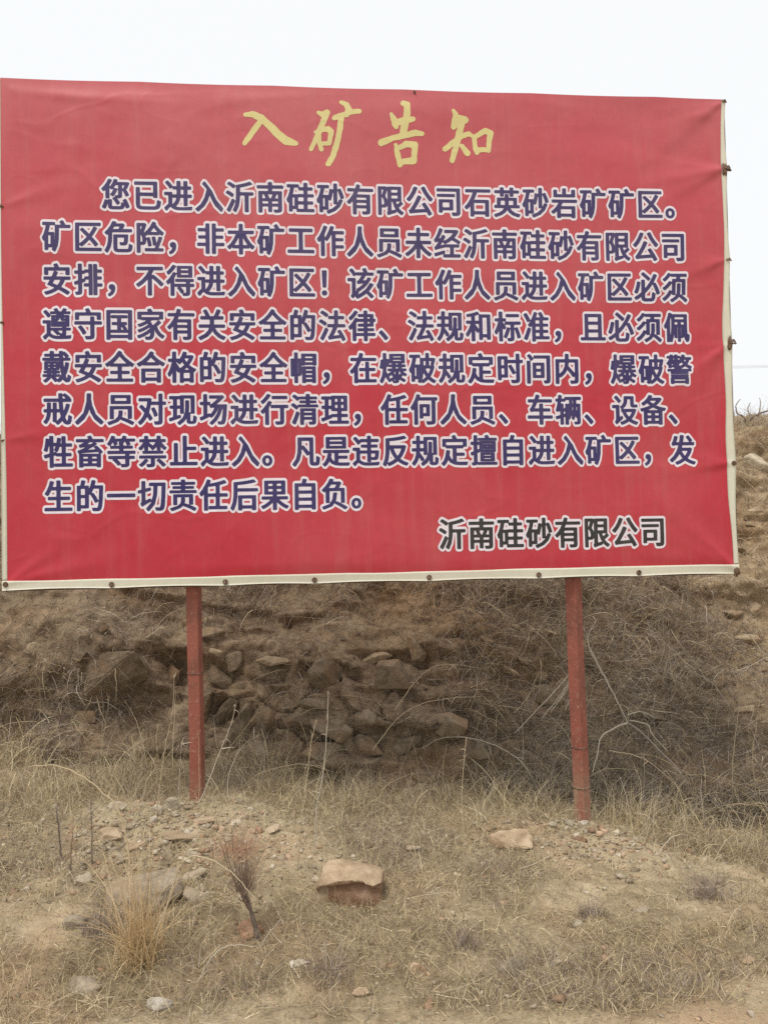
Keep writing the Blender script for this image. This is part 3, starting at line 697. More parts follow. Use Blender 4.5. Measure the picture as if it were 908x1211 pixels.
ROCKS = [(163, 1058, 92, 44, 'rock_grey', 'low flat grey brown boulder half hidden behind the straw tuft', 1.0), (98, 1041, 24, 18, 'rock_pale', 'pale lump touching the left end of the boulder behind the straw tuft', .9),
         (88, 1094, 30, 22, 'rock_pale', 'tan stone left of the straw tuft, below the pale lump', .9), (98, 1167, 44, 24, 'rock_grey', 'flat sided grey stone at the lower left edge of the dirt road', .9),
         (187, 1190, 30, 17, 'rock_white', 'rough white stone nearest the viewer below the straw tuft', .9), (233, 1061, 36, 19, 'rock_pale', 'cream flat topped stone between straw tuft and reddish shrub', .9),
         (228, 1034, 42, 12, 'rock_pale', 'long thin cream slab just above the cream flat topped stone', .8), (353, 1139, 24, 11, 'rock_white', 'small bright white chip on the ground below the large tan rock', .8),
         (608, 1144, 42, 26, 'rock_grey', 'smooth grey cobble alone in the grass at lower right', .9), (201, 953, 19, 18, 'rock_pale', 'round pale stone just left of the left post foot', .9),
         (184, 958, 16, 12, 'rock_pale', 'small pale stone against the round stone by the left post', .8), (182, 970, 12, 9, 'rock_white', 'tiny whitish stone below the round stone by the left post', .8),
         (138, 954, 20, 14, 'rock_pale', 'pale stone under the arching stalk on the far left mound', .9), (240, 970, 30, 9, 'rock_tan', 'thin tan slab lying directly below the left post foot', .8),
         (213, 990, 46, 14, 'rock_tan', 'broad reddish slab in the spoil heap below the left post', .8), (131, 986, 36, 16, 'rock_tan', 'tan block at the left end of the spoil heap of the left post', .9),
         (318, 982, 28, 9, 'rock_pale', 'flat pale stone right of the reddish shrub top', .8), (298, 1101, 34, 26, 'rock_rust', 'brown stone at the foot of the reddish shrub', .9),
         (604, 993, 50, 26, 'rock_tan', 'slanting reddish tan slab on the left flank of the right post mound', .8), (672, 973, 13, 9, 'rock_pale', 'small round pale stone touching the left side of the right post', .8),
         (653, 977, 12, 10, 'rock_pale', 'small cream stone on the mound, a little left of the right post', .8), (690, 973, 14, 7, 'rock_white', 'whitish chip lying right at the front of the right post foot', .8),
         (771, 973, 26, 13, 'rock_pale', 'flat tan stone in the grass right of the right post', .8), (487, 1004, 22, 11, 'rock_pale', 'tan stone half buried behind and right of the large tan rock', .8),
         (830, 1041, 18, 12, 'rock_grey', 'left one of two dull stones at the far right of the grass', .8), (850, 1043, 17, 13, 'rock_grey', 'right one of two dull stones at the far right of the grass', .8),
         (656, 1139, 18, 10, 'rock_pale', 'small pale stone just right of the smooth grey cobble', .8), (495, 1146, 20, 12, 'rock_tan', 'low tan stone in grass midway between white chip and grey cobble', .8),
         (427, 1176, 20, 11, 'rock_tan', 'faint tan stone near the bottom edge below the large tan rock', .8), (885, 1138, 20, 10, 'rock_tan', 'tan clod beside the bare sandy patch at the right edge', .8),
         (232, 1009, 24, 12, 'rock_pale', 'pale angular stone in the middle of the left spoil heap', .8), (283, 1003, 26, 14, 'rock_tan', 'tan stone behind the stems of the reddish shrub', .8), (160, 1000, 26, 14, 'rock_tan', 'tan angular stone in the left spoil heap above the grey brown boulder', .9),
         (684, 992, 24, 9, 'rock_rust', 'broken rusty chip in the soil in front of the right post', .8), (735, 1037, 14, 8, 'rock_pale', 'little pale stone in grass below and right of the right post', .8)]
for (px, py, w, h, m, lab, dk) in ROCKS: place_rock(px, py, w, h, m, lab, depthk=dk * .8, sink=.38, blocky=.65, roll=random.uniform(-.25, .25))
# rocks and blocks that stand out of the bank: parts of the bank
BANKR = [(140, 798, 74, 62, 0, .7), (95, 777, 20, 22, .1, .5), (182, 757, 22, 20, 0, .2), (116, 742, 26, 14, 0, .4), (207, 800, 24, 40, .1, .4), (100, 850, 34, 18, 0, .4),
         (250, 748, 32, 14, 0, .7), (256, 772, 22, 12, .1, .4), (277, 782, 24, 28, .5, .5), (258, 803, 44, 22, .6, .7), (240, 838, 24, 50, .35, .7), (265, 845, 24, 46, .45, .8), (289, 862, 30, 62, .3, .3), (317, 852, 32, 32, 0, .5), (308, 890, 66, 34, -.05, .6), (258, 886, 30, 30, 0, .3),
         (331, 782, 62, 13, -.03, .7), (386, 797, 46, 36, .1, .7), (336, 812, 28, 20, -.3, .6), (346, 858, 26, 17, 0, .5), (375, 836, 42, 22, .05, .7), (391, 864, 52, 28, .05, .7), (431, 850, 30, 24, 0, .2), (386, 890, 60, 30, 0, .7), (432, 884, 40, 28, 0, .6),
         (464, 806, 44, 48, .12, .8), (445, 779, 40, 16, -.1, .7), (490, 768, 34, 24, .7, .6), (516, 808, 28, 24, 0, .3), (598, 794, 40, 12, .5, .6), (634, 800, 26, 14, 0, .5), (616, 778, 26, 9, .5, .5), (575, 758, 22, 9, .4, .5), (560, 742, 16, 8, .2, .5), (650, 822, 50, 26, 0, .6), (608, 742, 14, 8, 0, .5), (648, 748, 22, 7, 0, .5),
         (757, 728, 17, 9, 0, .5), (853, 806, 26, 16, 0, .4), (880, 756, 36, 14, .05, .7), (862, 728, 34, 12, .05, .7), (890, 720, 26, 22, 0, .6), (800, 775, 20, 9, 0, .5), (770, 850, 34, 11, .1, .7), (735, 842, 26, 9, 0, .6), (880, 840, 26, 14, 0, .5), (900, 790, 24, 16, 0, .5),
         (898, 548, 34, 32, .1, .6), (889, 620, 18, 8, 0, .6), (886, 638, 9, 6, 0, .4), (896, 606, 26, 10, .1, .6), (530, 860, 60, 34, 0, .4), (480, 880, 44, 26, 0, .5), (560, 890, 40, 22, .1, .5), (500, 918, 50, 18, 0, .4)]
for i, (px, py, w, h, rl, blk) in enumerate(BANKR):
    m = 'rock_tanbank' if px > 840 or (560 < px < 660 and py < 815) or (px, py) in ((445, 779), (331, 782), (256, 772)) else 'rock_bank'
    if px > 865 and py < 560: m = 'rock_pale'
    place_rock(px, py, w, h, m, seed=900 + i, depthk=.6, detail=2, roll=rl, parent=bank, yawr=random.uniform(-.3, .3), blocky=blk)
rr = random.Random(77)
taken = [(b[0], b[1], max(b[2], b[3])) for b in BANKR]; cnt = 0
protos = [hull_rock(3000 + i, 1, .8, .75, .35 + .35 * (i % 2), 1, 15) for i in range(14)]
protos_tan = [m_.copy() for m_ in protos[:7]]
for m_ in protos: m_.materials.append(M['rock_bank'])
for m_ in protos_tan: m_.materials.append(M['rock_tanbank'])
for it in range(2600):
    if cnt >= 170: break
    zone = rr.random()
    if zone < .5: px, py = rr.uniform(235, 480), rr.uniform(740, 915)
    elif zone < .6: px, py = rr.uniform(0, 240), rr.uniform(705, 900)
    elif zone < .82: px, py = rr.uniform(480, 700), rr.uniform(700, 900)
    else: px, py = rr.uniform(800, 908), rr.uniform(500, 900)
    s = rr.choice((8, 10, 12, 16, 22)) if px > 220 and px < 480 else rr.choice((7, 8, 10, 12))
    if any(abs(px - a) < (s + c) * .40 and abs(py - b_) < (s + c) * .34 for a, b_, c in taken): continue
    P, nrm, dist, onb = hit(px, py)
    if not onb: continue
    taken.append((px, py, s)); cnt += 1; k = P.y / FPX * s
    o = bpy.data.objects.new('rock', rr.choice(protos)); COL.objects.link(o); o.parent = bank
    o.location = P - nrm * k * .28; o.rotation_euler = (rr.uniform(-.4, .4), rr.uniform(-.5, .5), rr.uniform(0, 6.28)); o.scale = (k * rr.uniform(.9, 1.5), k, k * rr.uniform(.6, 1.0)); o.data = rr.choice(protos_tan) if px > 820 or (560 < px < 660 and 740 < py < 830) else o.data
# small loose stones nobody could count
def scatter_stones(name, n, sampler, size, cols, label):
    base = []
    for i in range(10):
        me = hull_rock(5000 + i, 1, .9, .7, .4, 0, 10); me_t = bmesh.new(); me_t.from_mesh(me); bmesh.ops.triangulate(me_t, faces=list(me_t.faces))
        base.append((np.array([v.co[:] for v in me_t.verts]), np.array([[v.index for v in f.verts] for f in me_t.faces]))); me_t.free(); bpy.data.meshes.remove(me)
    VV = []; TT = []; CC = []; o = 0
    for i in range(n):
        p, s = sampler(), size()
        V, T = base[i % 10]; a_ = rng.uniform(0, 6.28); ca, sa = math.cos(a_), math.sin(a_); sc = s * rng.uniform(.7, 1.3, 3)
        W = V * sc; W = np.stack([W[:, 0] * ca - W[:, 1] * sa, W[:, 0] * sa + W[:, 1] * ca, W[:, 2]], -1) + np.array(p)
        VV.append(W); TT.append(T + o); o += len(V); c = np.array(cols[rng.integers(len(cols))]) * rng.uniform(.8, 1.2); CC.append(np.repeat(c[None], len(V), 0))
    ob = link(name, bigmesh(name, np.concatenate(VV), tris=np.concatenate(TT), col=np.concatenate(CC)), M['veg']); tag(ob, label, kind='stuff'); return ob
def samp_ground():
    r = rng.random()
    if r < .45: x, y = rng.normal(-1.05, .42), rng.normal(3.95, .27)
    elif r < .62: x, y = rng.normal(1.0, .28), rng.normal(4.25, .15)
    else: x, y = rng.uniform(-2.4, 2.6), rng.uniform(2.0, 5.2)
    return (x, y, gz(x, y) + .002)
scatter_stones('pebbles', 4600, samp_ground, lambda: min(.06, .006 + rng.exponential(.0105)), [(.42, .35, .26), (.5, .42, .32), (.36, .29, .20), (.52, .37, .25), (.38, .25, .16), (.60, .52, .40)], 'small loose stones strewn over the ground and spoil heaps')

# ------------------------------------------------------------------ vegetation
def ribbons(P, D, L, W, K=3, droop=.0, curl=.5, kink=0.0):
    """N curved tapering blades. P base points, D start directions, L lengths, W widths"""
    n = len(P); P = P.copy(); D = D / np.linalg.norm(D, axis=1, keepdims=True)
    side = np.cross(D, rng.normal(size=(n, 3))); side /= np.linalg.norm(side, axis=1, keepdims=True) + 1e-9
    bend = rng.normal(size=(n, 3)) * (curl / K)[:, None] if hasattr(curl, '__len__') else rng.normal(size=(n, 3)) * curl / K
    rows = []
    for k in range(K + 1):
        w = W * (1 - .85 * k / K)
        rows.append(P - side * w[:, None] / 2); rows.append(P + side * w[:, None] / 2)
        D = D + bend + np.array([0, 0, -1]) * (droop / K * (k + 1) * .5) + (rng.normal(size=(n, 3)) * kink if kink else 0)
        D = D / np.linalg.norm(D, axis=1, keepdims=True); P = P + D * (L / K)[:, None]
    V = np.stack(rows, 1)  # n, 2(K+1), 3
    m = 2 * (K + 1); base = (np.arange(n) * m)[:, None]
    Q = np.concatenate([base + np.array([2 * k, 2 * k + 1, 2 * k + 3, 2 * k + 2]) for k in range(K)], 0) if False else np.stack([base[:, 0:1] + np.array([[2 * k, 2 * k + 1, 2 * k + 3, 2 * k + 2]]) for k in range(K)], 1).reshape(-1, 4)
    return V.reshape(-1, 3), Q, m
def veg_obj(name, parts, label, parent=None, kind='stuff'):
    VV, QQ, CC = [], [], []; o = 0
    for V, Q, m, c in parts:
        VV.append(V); QQ.append(Q + o); o += len(V); CC.append(np.repeat(c, m, axis=0))
    ob = link(name, bigmesh(name, np.concatenate(VV), quads=np.concatenate(QQ), col=np.concatenate(CC)), M['veg'], parent)
    if kind: tag(ob, label, kind=kind)
    return ob
def pick(n, pal, jit=.18):
    pal = np.array(pal); c = pal[rng.integers(len(pal), size=n)]; return np.clip(c * rng.uniform(1 - jit, 1 + jit, (n, 1)), 0, .9)
STRAW = [(.56, .47, .30), (.50, .41, .25), (.38, .31, .18), (.68, .58, .38), (.44, .36, .21)]
MATTED = [(.56, .455, .295), (.40, .32, .21), (.66, .54, .36), (.22, .17, .115), (.76, .64, .45), (.34, .275, .215)]
MAUVE = [(.30, .24, .20), (.36, .295, .25), (.22, .175, .145), (.42, .35, .295)]
GREYTW = [(.36, .31, .25), (.25, .21, .165), (.44, .385, .31), (.15, .12, .095), (.54, .48, .39)]
def zground(x, y):
    xi = np.interp(x, gx, np.arange(len(gx))); yi = np.interp(y, gy, np.arange(len(gy)))
    x0 = np.clip(xi.astype(int), 0, len(gx) - 2); y0 = np.clip(yi.astype(int), 0, len(gy) - 2); fx, fy = xi - x0, yi - y0
    return GZ[y0, x0] * (1 - fx) * (1 - fy) + GZ[y0, x0 + 1] * fx * (1 - fy) + GZ[y0 + 1, x0] * (1 - fx) * fy + GZ[y0 + 1, x0 + 1] * fx * fy
def density(x, y):
    road = sstep(2.50, 2.72, y + .10 * vnoise(x * 1.7, 3.3) + .07 * vnoise(x * 6, y * 6) - .25 * sstep(.95, 1.5, x) * (1 - sstep(2.9, 3.1, y)))
    d = road * (.62 + .5 * fbm(x * 2.2, y * 2.2, 6, 3))
    d = d * (1 - .95 * np.exp(-(((x - 1.08) / .34) ** 2 + ((y - 4.2) / .18) ** 2)))
    d = d * (1 - .88 * np.exp(-(((x + .95) / .55) ** 2 + ((y - 4.05) / .30) ** 2)))
    return np.clip(d, 0.015, 1)
def sample_ground(n, x0=-3.0, x1=3.3, y0=2.0, y1=5.35, dens=density):
    x = rng.uniform(x0, x1, n); y = rng.uniform(y0, y1, n); k = rng.random(n) < dens(x, y); x, y = x[k], y[k]
    return np.stack([x, y, zground(x, y) - .003], -1)
def rdir(n, flat):
    a = rng.uniform(0, 2 * np.pi, n); e = rng.normal(flat[0], flat[1], n); return np.stack([np.cos(a) * np.cos(e), np.sin(a) * np.cos(e), np.abs(np.sin(e)) * np.sign(np.sin(e) + .3)], -1)
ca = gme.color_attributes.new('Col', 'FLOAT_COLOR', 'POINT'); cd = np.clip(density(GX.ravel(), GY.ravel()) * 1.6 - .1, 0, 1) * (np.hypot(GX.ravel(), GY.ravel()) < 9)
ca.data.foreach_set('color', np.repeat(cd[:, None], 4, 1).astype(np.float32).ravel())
parts = []
P = sample_ground(270000); n = len(P)                        # matted low blades
V, Q, m = ribbons(P, rdir(n, (.35, .35)), rng.uniform(.015, .065, n), rng.uniform(.0018, .0042, n), 3, .9, 1.5); parts.append((V, Q, m, pick(n, MATTED, .3)))
P = sample_ground(90000); n = len(P)                         # upright short straw
V, Q, m = ribbons(P, rdir(n, (1.0, .35)), rng.uniform(.02, .12, n), rng.uniform(.0016, .0034, n), 3, .5, .9); parts.append((V, Q, m, pick(n, STRAW, .25)))
P = sample_ground(5000); P[:, 2] += .008; n = len(P)          # fallen straws
V, Q, m = ribbons(P, rdir(n, (.08, .12)), rng.uniform(.06, .26, n), rng.uniform(.0016, .003, n), 4, .2, .7); parts.append((V, Q, m, pick(n, [(.52, .45, .31), (.6, .53, .39), (.42, .35, .24)], .2)))
veg_obj('dry_grass', parts, 'short matted dead grass covering the ground in front of the sign')
parts = []
den2 = lambda x, y: density(x, y) * np.clip((fbm(x * 1.9 + 4, y * 2.4, 12, 2) - .05) * 3.0, 0, 1)
P = sample_ground(150000, dens=den2); n = len(P)              # dead wormwood mats
V, Q, m = ribbons(P, rdir(n, (.8, .5)), rng.uniform(.02, .10, n), rng.uniform(.002, .004, n), 3, .1, 2.0, .35); parts.append((V, Q, m, pick(n, MAUVE)))
veg_obj('dead_weeds', parts, 'patches of low grey mauve dead weeds among the dry grass')
# taller grass along the toe of the bank
parts = []
tall = lambda x, y: np.clip(.25 + .8 * fbm(x * 2.5, y * 2.5, 21, 2), 0.05, 1) * sstep(4.25, 4.75, y + .15 * vnoise(x * 2, 8)) * (1 - .9 * np.exp(-((x - 1.08) / .2) ** 2) * (y < 4.6)) * (1 - .8 * np.exp(-((x + 1.0) / .25) ** 2) * (y < 4.5))
P = sample_ground(38000, x0=-3.4, x1=3.6, y0=4.2, y1=5.5, dens=tall); n = len(P)
V, Q, m = ribbons(P, rdir(n, (1.15, .3)), rng.uniform(.06, .30, n), rng.uniform(.0024, .005, n), 4, .7, .8, .08); parts.append((V, Q, m, pick(n, STRAW + MATTED, .22)))
P = sample_ground(5200, x0=-3.4, x1=3.6, y0=4.2, y1=5.5, dens=tall); n = len(P)
V, Q, m = ribbons(P, rdir(n, (1.2, .25)), rng.uniform(.2, .5, n), rng.uniform(.0026, .0048, n), 6, 1.0, .7, .10); parts.append((V, Q, m, pick(n, STRAW + GREYTW, .25)))
P = sample_ground(420, x0=-3.4, x1=3.6, y0=4.0, y1=5.4, dens=lambda x, y: sstep(3.9, 4.8, y) * .8 + 0 * x); n = len(P)
V, Q, m = ribbons(P, rdir(n, (1.3, .2)), rng.uniform(.2, .8, n), rng.uniform(.003, .005, n), 9, .45, .9, .10); parts.append((V, Q, m, pick(n, STRAW + [(.5, .44, .34)], .2)))
veg_obj('tall_dry_grass', parts, 'taller dry grass along the foot of the bank')
# brush on the bank
flat = np.stack([BX, BY2, BZ2], -1); 
def sample_bank(n, dens):
    r = rng.integers(8, len(TB) - 3, n * 4); c = rng.integers(0, len(bx) - 1, n * 4)
    x = bx[c]; t = TB[r]; ok = (x > -4.2) & (x < 4.5) & (t < 8); r, c, x, t = r[ok], c[ok], x[ok], t[ok]
    k = rng.random(len(r)) < dens(x, flat[r, c, 2]); r, c = r[k][:n], c[k][:n]
    return flat[r, c] + rng.normal(0, .008, (len(r), 3))
bare = lambda x, z: 1 - .75 * sstep(-1.9, -1.3, x) * (1 - sstep(.25, .7, x)) * (1 - sstep(.85, 1.15, z))
brush = lambda x, z: bare(x, z) * (1 - .85 * sstep(2.25, 2.8, x + .3 * vnoise(x * 3, z * 3))) * np.clip(.10 + .55 * fbm(x * 1.6, z * 1.9, 31, 3) + .75 * sstep(.1, 1.1, x) - .5 * sstep(2.2, 2.6, x) * (z < 1.6) + .55 * sstep(.75, 1.2, z) * sstep(-1.6, -.4, x) + .3 * sstep(2.1, 2.5, z), .02, 1)
def bdir(n, spread=.8):
    D = rng.normal(size=(n, 3)) * spread + np.array([0, -.55, .45]); return D
parts = []
P = sample_bank(62000, brush); n = len(P)
V, Q, m = ribbons(P, bdir(n), rng.uniform(.04, .20, n), rng.uniform(.003, .0062, n), 4, .3, 1.8, .22); parts.append((V, Q, m, pick(n, GREYTW + MAUVE, .25)))
P = sample_bank(9000, brush); n = len(P)
V, Q, m = ribbons(P, bdir(n), rng.uniform(.15, .5, n), rng.uniform(.003, .0058, n), 6, .7, 1.3, .12); parts.append((V, Q, m, pick(n, GREYTW + STRAW, .25)))
P = sample_bank(26000, lambda x, z: bare(x, z) * (.25 + .3 * sstep(1.2, 2, x))); n = len(P)
V, Q, m = ribbons(P, bdir(n, .6), rng.uniform(.02, .09, n), rng.uniform(.003, .006, n), 3, .4, 1.2); parts.append((V, Q, m, pick(n, MATTED + GREYTW, .2)))
dk = lambda x, z: np.clip(sstep(-1.9, -1.0, x) * (1 - sstep(.9, 1.6, x)) * (.9 * sstep(.75, 1.05, z)) * np.clip(.5 + fbm(x * 2, z * 2, 61, 2), 0, 1) + .12, 0, 1)
P = sample_bank(30000, dk); n = len(P)
V, Q, m = ribbons(P, bdir(n, .7), rng.uniform(.05, .22, n), rng.uniform(.0028, .005, n), 4, .2, 1.5, .25); parts.append((V, Q, m, pick(n, [(.17, .13, .105), (.11, .085, .068), (.24, .185, .15), (.30, .24, .19)], .25)))
veg_obj('dry_brush', parts, 'tangled grey brown dry brush covering the bank')

# individual plants -------------------------------------------------
def plant_root(name, px, py, label, cat, group=None):
    P, _, _, _ = hit(px, py); e = empty(name, P); tag(e, label, cat, group); return e, np.array(P)
def blades(name, P, n, L, W, tilt, pal, root, droop=.6, K=6, curl=.4, kink=.03, lean=(0, 0), spread=.03, top=False):
    B = np.repeat(P[None], n, 0) + np.concatenate([rng.normal(0, spread, (n, 2)), np.zeros((n, 1))], 1); B[:, 2] -= .01
    a = rng.uniform(0, 6.283, n); t = np.abs(rng.normal(0, tilt, n)); D = np.stack([np.cos(a) * np.sin(t) + lean[0], np.sin(a) * np.sin(t) + lean[1], np.cos(t)], -1)
    V, Q, m = ribbons(B, D, rng.uniform(*L, n), rng.uniform(*W, n), K, droop, curl, kink)
    ob = link(name, bigmesh(name, V, quads=Q, col=np.repeat(pick(n, pal, .18), m, 0)), M['veg'], root); return ob
def stalk(name, pix, Y0, r, col, root, dy=0.0, sag=0.0):
    """a stem through photo points, starting at depth Y0 and drifting in depth by dy"""
    pts = []; n = len(pix)
    for i, (px, py) in enumerate(pix): pts.append(at(px, py, Y0 + dy * i / (n - 1)))
    # catmull-rom
    out = []
    for i in range(n - 1):
        p0 = pts[max(i - 1, 0)]; p1 = pts[i]; p2 = pts[i + 1]; p3 = pts[min(i + 2, n - 1)]
        for s in range(6):
            t = s / 6; out.append(.5 * ((2 * p1) + (-p0 + p2) * t + (2 * p0 - 5 * p1 + 4 * p2 - p3) * t * t + (-p0 + 3 * p1 - 3 * p2 + p3) * t ** 3))
    out.append(pts[-1]); rr_ = [r * (1 - .65 * i / (len(out) - 1)) for i in range(len(out))]
    wob = random.Random(int(pix[0][0] * 13 + pix[0][1]))
    out = [p + Vector((wob.gauss(0, .0012), wob.gauss(0, .002), wob.gauss(0, .0012))) for p in out]
    V, Fc = tube(out, rr_, 5); me = vf_mesh(name, V, Fc); a_ = me.color_attributes.new('Col', 'FLOAT_COLOR', 'POINT'); a_.data.foreach_set('color', list((*col, 1)) * len(V))
    return link(name, me, M['veg'], root), out
TAN = (.52, .43, .29); PALE = (.56, .50, .40); GREY = (.38, .33, .28); DARK = (.13, .10, .085); RED = (.36, .20, .13)
def leaves_on(root, out, n, L, pal, name='dry_leaf', start=.25, W=(.003, .006)):
    k = [int(len(out) * (start + (1 - start) * random.random()) * .999) for _ in range(n)]; B = np.array([out[i][:] for i in k])
    V, Q, m = ribbons(B, rng.normal(size=(n, 3)) + [0, -.2, .1], rng.uniform(*L, n), rng.uniform(*W, n), 4, 1.2, 1.6)
    ob = link(name, bigmesh(name, V, quads=Q, col=np.repeat(pick(n, pal), m, 0)), M['veg'], root); ob['kind'] = 'stuff'
    return ob
# straw tuft
e, P = plant_root('straw_tuft', 163, 1142, 'golden tuft of stiff upright straw at lower left with one tall bent stalk', 'grass tuft')
GOLD = [(.66, .49, .27), (.56, .41, .22), (.72, .57, .36), (.48, .34, .18)]
b = blades('straw_blades', P + [0, .02, 0], 260, (.16, .50), (.0022, .0042), .38, GOLD, e, .5, 6, .3, .03, spread=.034); b['kind'] = 'stuff'
b = blades('fallen_blades', P, 90, (.10, .32), (.0018, .0032), .95, GOLD + STRAW, e, 1.6, 6, .5, .04, spread=.04); b['kind'] = 'stuff'
_, o = stalk('tall_stalk', [(164, 1140), (160, 1085), (155, 1030), (148, 985), (138, 955), (118, 934), (92, 915), (60, 905), (35, 907)], float(P[1]), .0042, (.62, .50, .33), e, .0)
stalk('bent_stalk', [(168, 1138), (192, 1085), (206, 1045), (214, 1022), (230, 1013), (256, 1020), (282, 1040), (303, 1066)], float(P[1]), .0036, (.62, .52, .36), e, -.1)
stalk('bent_stalk', [(158, 1140), (150, 1090), (142, 1050), (133, 1020), (128, 1014)], float(P[1]), .003, (.60, .49, .33), e, .05)
# reddish broom shrub
e, P = plant_root('reddish_shrub', 303, 1112, 'reddish broom shaped dead shrub leaning left on a dark stem', 'shrub')
_, trunk = stalk('stem', [(305, 1114), (303, 1100), (298, 1082), (292, 1064), (288, 1052)], float(P[1]), .012, (.2, .16, .13), e)
for k in range(5):
    rx = random.uniform(-9, 9); stalk('branch', [(298 + rx * .2, 1080), (290 + rx * .8, 1056), (284 + rx * 2.0, 1022), (286 + rx * 3.4, 985 + abs(rx))], float(P[1]), .003, (.28, .20, .15), e, random.uniform(-.12, .12))
top = np.array(at(290, 1050, P[1])); b = blades('twigs', top, 300, (.06, .28), (.0014, .0026), .38, [(.40, .31, .23), (.30, .23, .18), (.48, .37, .28)], e, .0, 5, .5, .12, lean=(-.05, 0), spread=.022); b['kind'] = 'stuff'
top = np.array(at(282, 1005, P[1])); b = blades('red_tips', top, 230, (.04, .17), (.0016, .003), .95, [(.50, .31, .20), (.58, .38, .26), (.44, .30, .2)], e, .2, 4, .8, .15, spread=.045); b['kind'] = 'stuff'
# dark stems on the left
for (px, py, tp, lab) in ((74, 1020, [(74, 1020), (71, 1000), (69, 975), (66, 955)], 'short thick dark dead stem at far left of the grass'), (109, 1022, [(109, 1022), (109, 995), (108, 965), (107, 942)], 'slender dark upright dead stem just left of the left spoil heap'),
                          (84, 1032, [(84, 1032), (84, 1005), (86, 980)], 'thin dark dead stem with an orange sprig between two dark stems')):
    e, P = plant_root('dead_weed', px, py, lab, 'dead plant'); _, o = stalk('stem', tp, float(P[1]), .0055 if px == 74 else .0032, (.2, .16, .13), e)
    leaves_on(e, o, 60, (.03, .09), MAUVE if px != 84 else [(.5, .3, .18), (.42, .26, .17)], 'twigs', .3, (.0014, .0026))
    e['group'] = 'dark dead stems left of the spoil heap'
# tall single stalks
STK = [([(372, 1010), (374, 960), (382, 915), (387, 860), (388, 818)], .0042, PALE, 'tall pale straight reed in front of the bank, right of the left post', 0), ([(352, 1030), (356, 980), (362, 930), (368, 880), (374, 852)], .0034, TAN, 'shorter thin reed leaning right beside the tall pale reed', 0),
       ([(232, 955), (246, 925), (262, 885), (274, 855), (279, 834)], .0038, PALE, 'straight stalk leaning right across the foot of the left post', 0), ([(185, 965), (190, 920), (196, 880), (204, 840), (206, 798)], .0032, TAN, 'thin crooked reed against the bank left of the left post', 0),
       ([(548, 1090), (549, 1040), (548, 985), (546, 930), (552, 872)], .0034, TAN, 'tall thin stalk standing alone in the grass at centre right', 0), ([(118, 930), (119, 900), (124, 860), (126, 842)], .0028, TAN, 'short thin stalk against the bank near the left edge', 0),
       ([(168, 940), (168, 900), (169, 862)], .0028, TAN, 'short straight stalk left of the left post foot', 0), ([(212, 960), (212, 920), (215, 880)], .0026, PALE, 'very thin pale stalk directly left of the left post', 0),
       ([(868, 960), (866, 910), (872, 850), (880, 790)], .0036, TAN, 'tall thin stalk at the far right against the bank', 0), ([(898, 960), (890, 900), (894, 860), (900, 810)], .003, TAN, 'slim stalk beside the right edge of the picture', 0),
       ([(640, 940), (622, 908), (598, 888), (572, 877), (545, 872), (520, 874), (498, 886)], .0042, PALE, 'pale cane arching left below the middle of the sign', .1), ([(440, 885), (470, 850), (500, 832), (535, 826), (570, 824)], .0034, TAN, 'lower of two tan canes arching right in front of the bank', .0),
       ([(466, 838), (490, 808), (510, 790), (532, 786), (566, 790)], .0036, TAN, 'upper of two tan canes arching right in front of the bank', .0), ([(283, 935), (302, 918), (330, 908), (360, 904), (390, 912)], .0036, TAN, 'low cane arching right of the left post foot', .0),
       ([(440, 1150), (470, 1170)], .001, TAN, '', 0), ([(720, 885), (760, 897), (792, 922), (812, 945)], .0036, TAN, 'thin cane sloping down right of the right post foot', -.05), ([(235, 1155), (248, 1136), (262, 1122), (285, 1118), (305, 1121)], .003, PALE, 'bent straw lying on the ground right of the golden tuft', .05),
       ([(306, 1122), (318, 1104), (332, 1088)], .0034, PALE, 'short stout straw sticking up right of the reddish shrub foot', 0), ([(434, 1103), (462, 1126), (492, 1149), (520, 1168)], .003, PALE, 'straight straw lying diagonally below the large tan rock', -.25), ([(395, 1128), (412, 1112), (420, 1106)], .003, TAN, '', 0),
       ([(320, 830), (330, 858), (337, 888), (344, 905)], .0026, GREY, '', 0), ([(700, 1110), (702, 1085), (703, 1066)], .0026, TAN, '', 0), ([(520, 1050), (536, 1080), (540, 1100)], .0028, TAN, '', 0)]
for pix, r, c, lab, dy in STK:
    if not lab: continue
    P, _, _, onb = hit(*pix[0]); Y0 = P.y
    if pix[0][1] < 900: Y0 = min(Y0, 5.0) - .05
    if pix[0] == (232, 955): Y0 = 4.25
    e = empty('dry_stalk', at(*pix[0], Y0)); tag(e, lab, 'stalk')
    _, o = stalk('stem', [(pix[0][0], pix[0][1] + 3)] + pix[1:], Y0, r, c, e, dy)
    if pix[0][1] < 1100: leaves_on(e, o, 9, (.03, .10), [c], 'dry_leaf', .2)
# dead branches behind / beside the right post
e, P = plant_root('dead_branch', 742, 858, 'bare grey dead branch lying forked on the bank right of the right post', 'branch'); Yb = min(float(P[1]), 5.3) - .24
stalk('branch', [(697, 768), (712, 796), (728, 826), (742, 855)], Yb + .1, .009, PALE, e, -.1); stalk('branch', [(742, 855), (722, 864), (710, 874), (706, 893), (700, 915)], Yb, .007, PALE, e, -.15)
stalk('branch', [(742, 855), (760, 868), (782, 890), (800, 908), (815, 928)], Yb, .007, GREY, e, -.15); stalk('branch', [(744, 852), (765, 857), (772, 870), (790, 890)], Yb, .005, PALE, e, -.1); stalk('branch', [(742, 846), (758, 842), (776, 850)], Yb, .005, PALE, e, .05); stalk('branch', [(697, 768), (695, 755), (699, 742)], Yb + .1, .006, PALE, e, .05)
e, P = plant_root('dead_branch', 640, 850, 'bundle of pale bare sticks leaning behind the left side of the right post', 'branch'); Yb = min(float(P[1]), 5.3) - .20
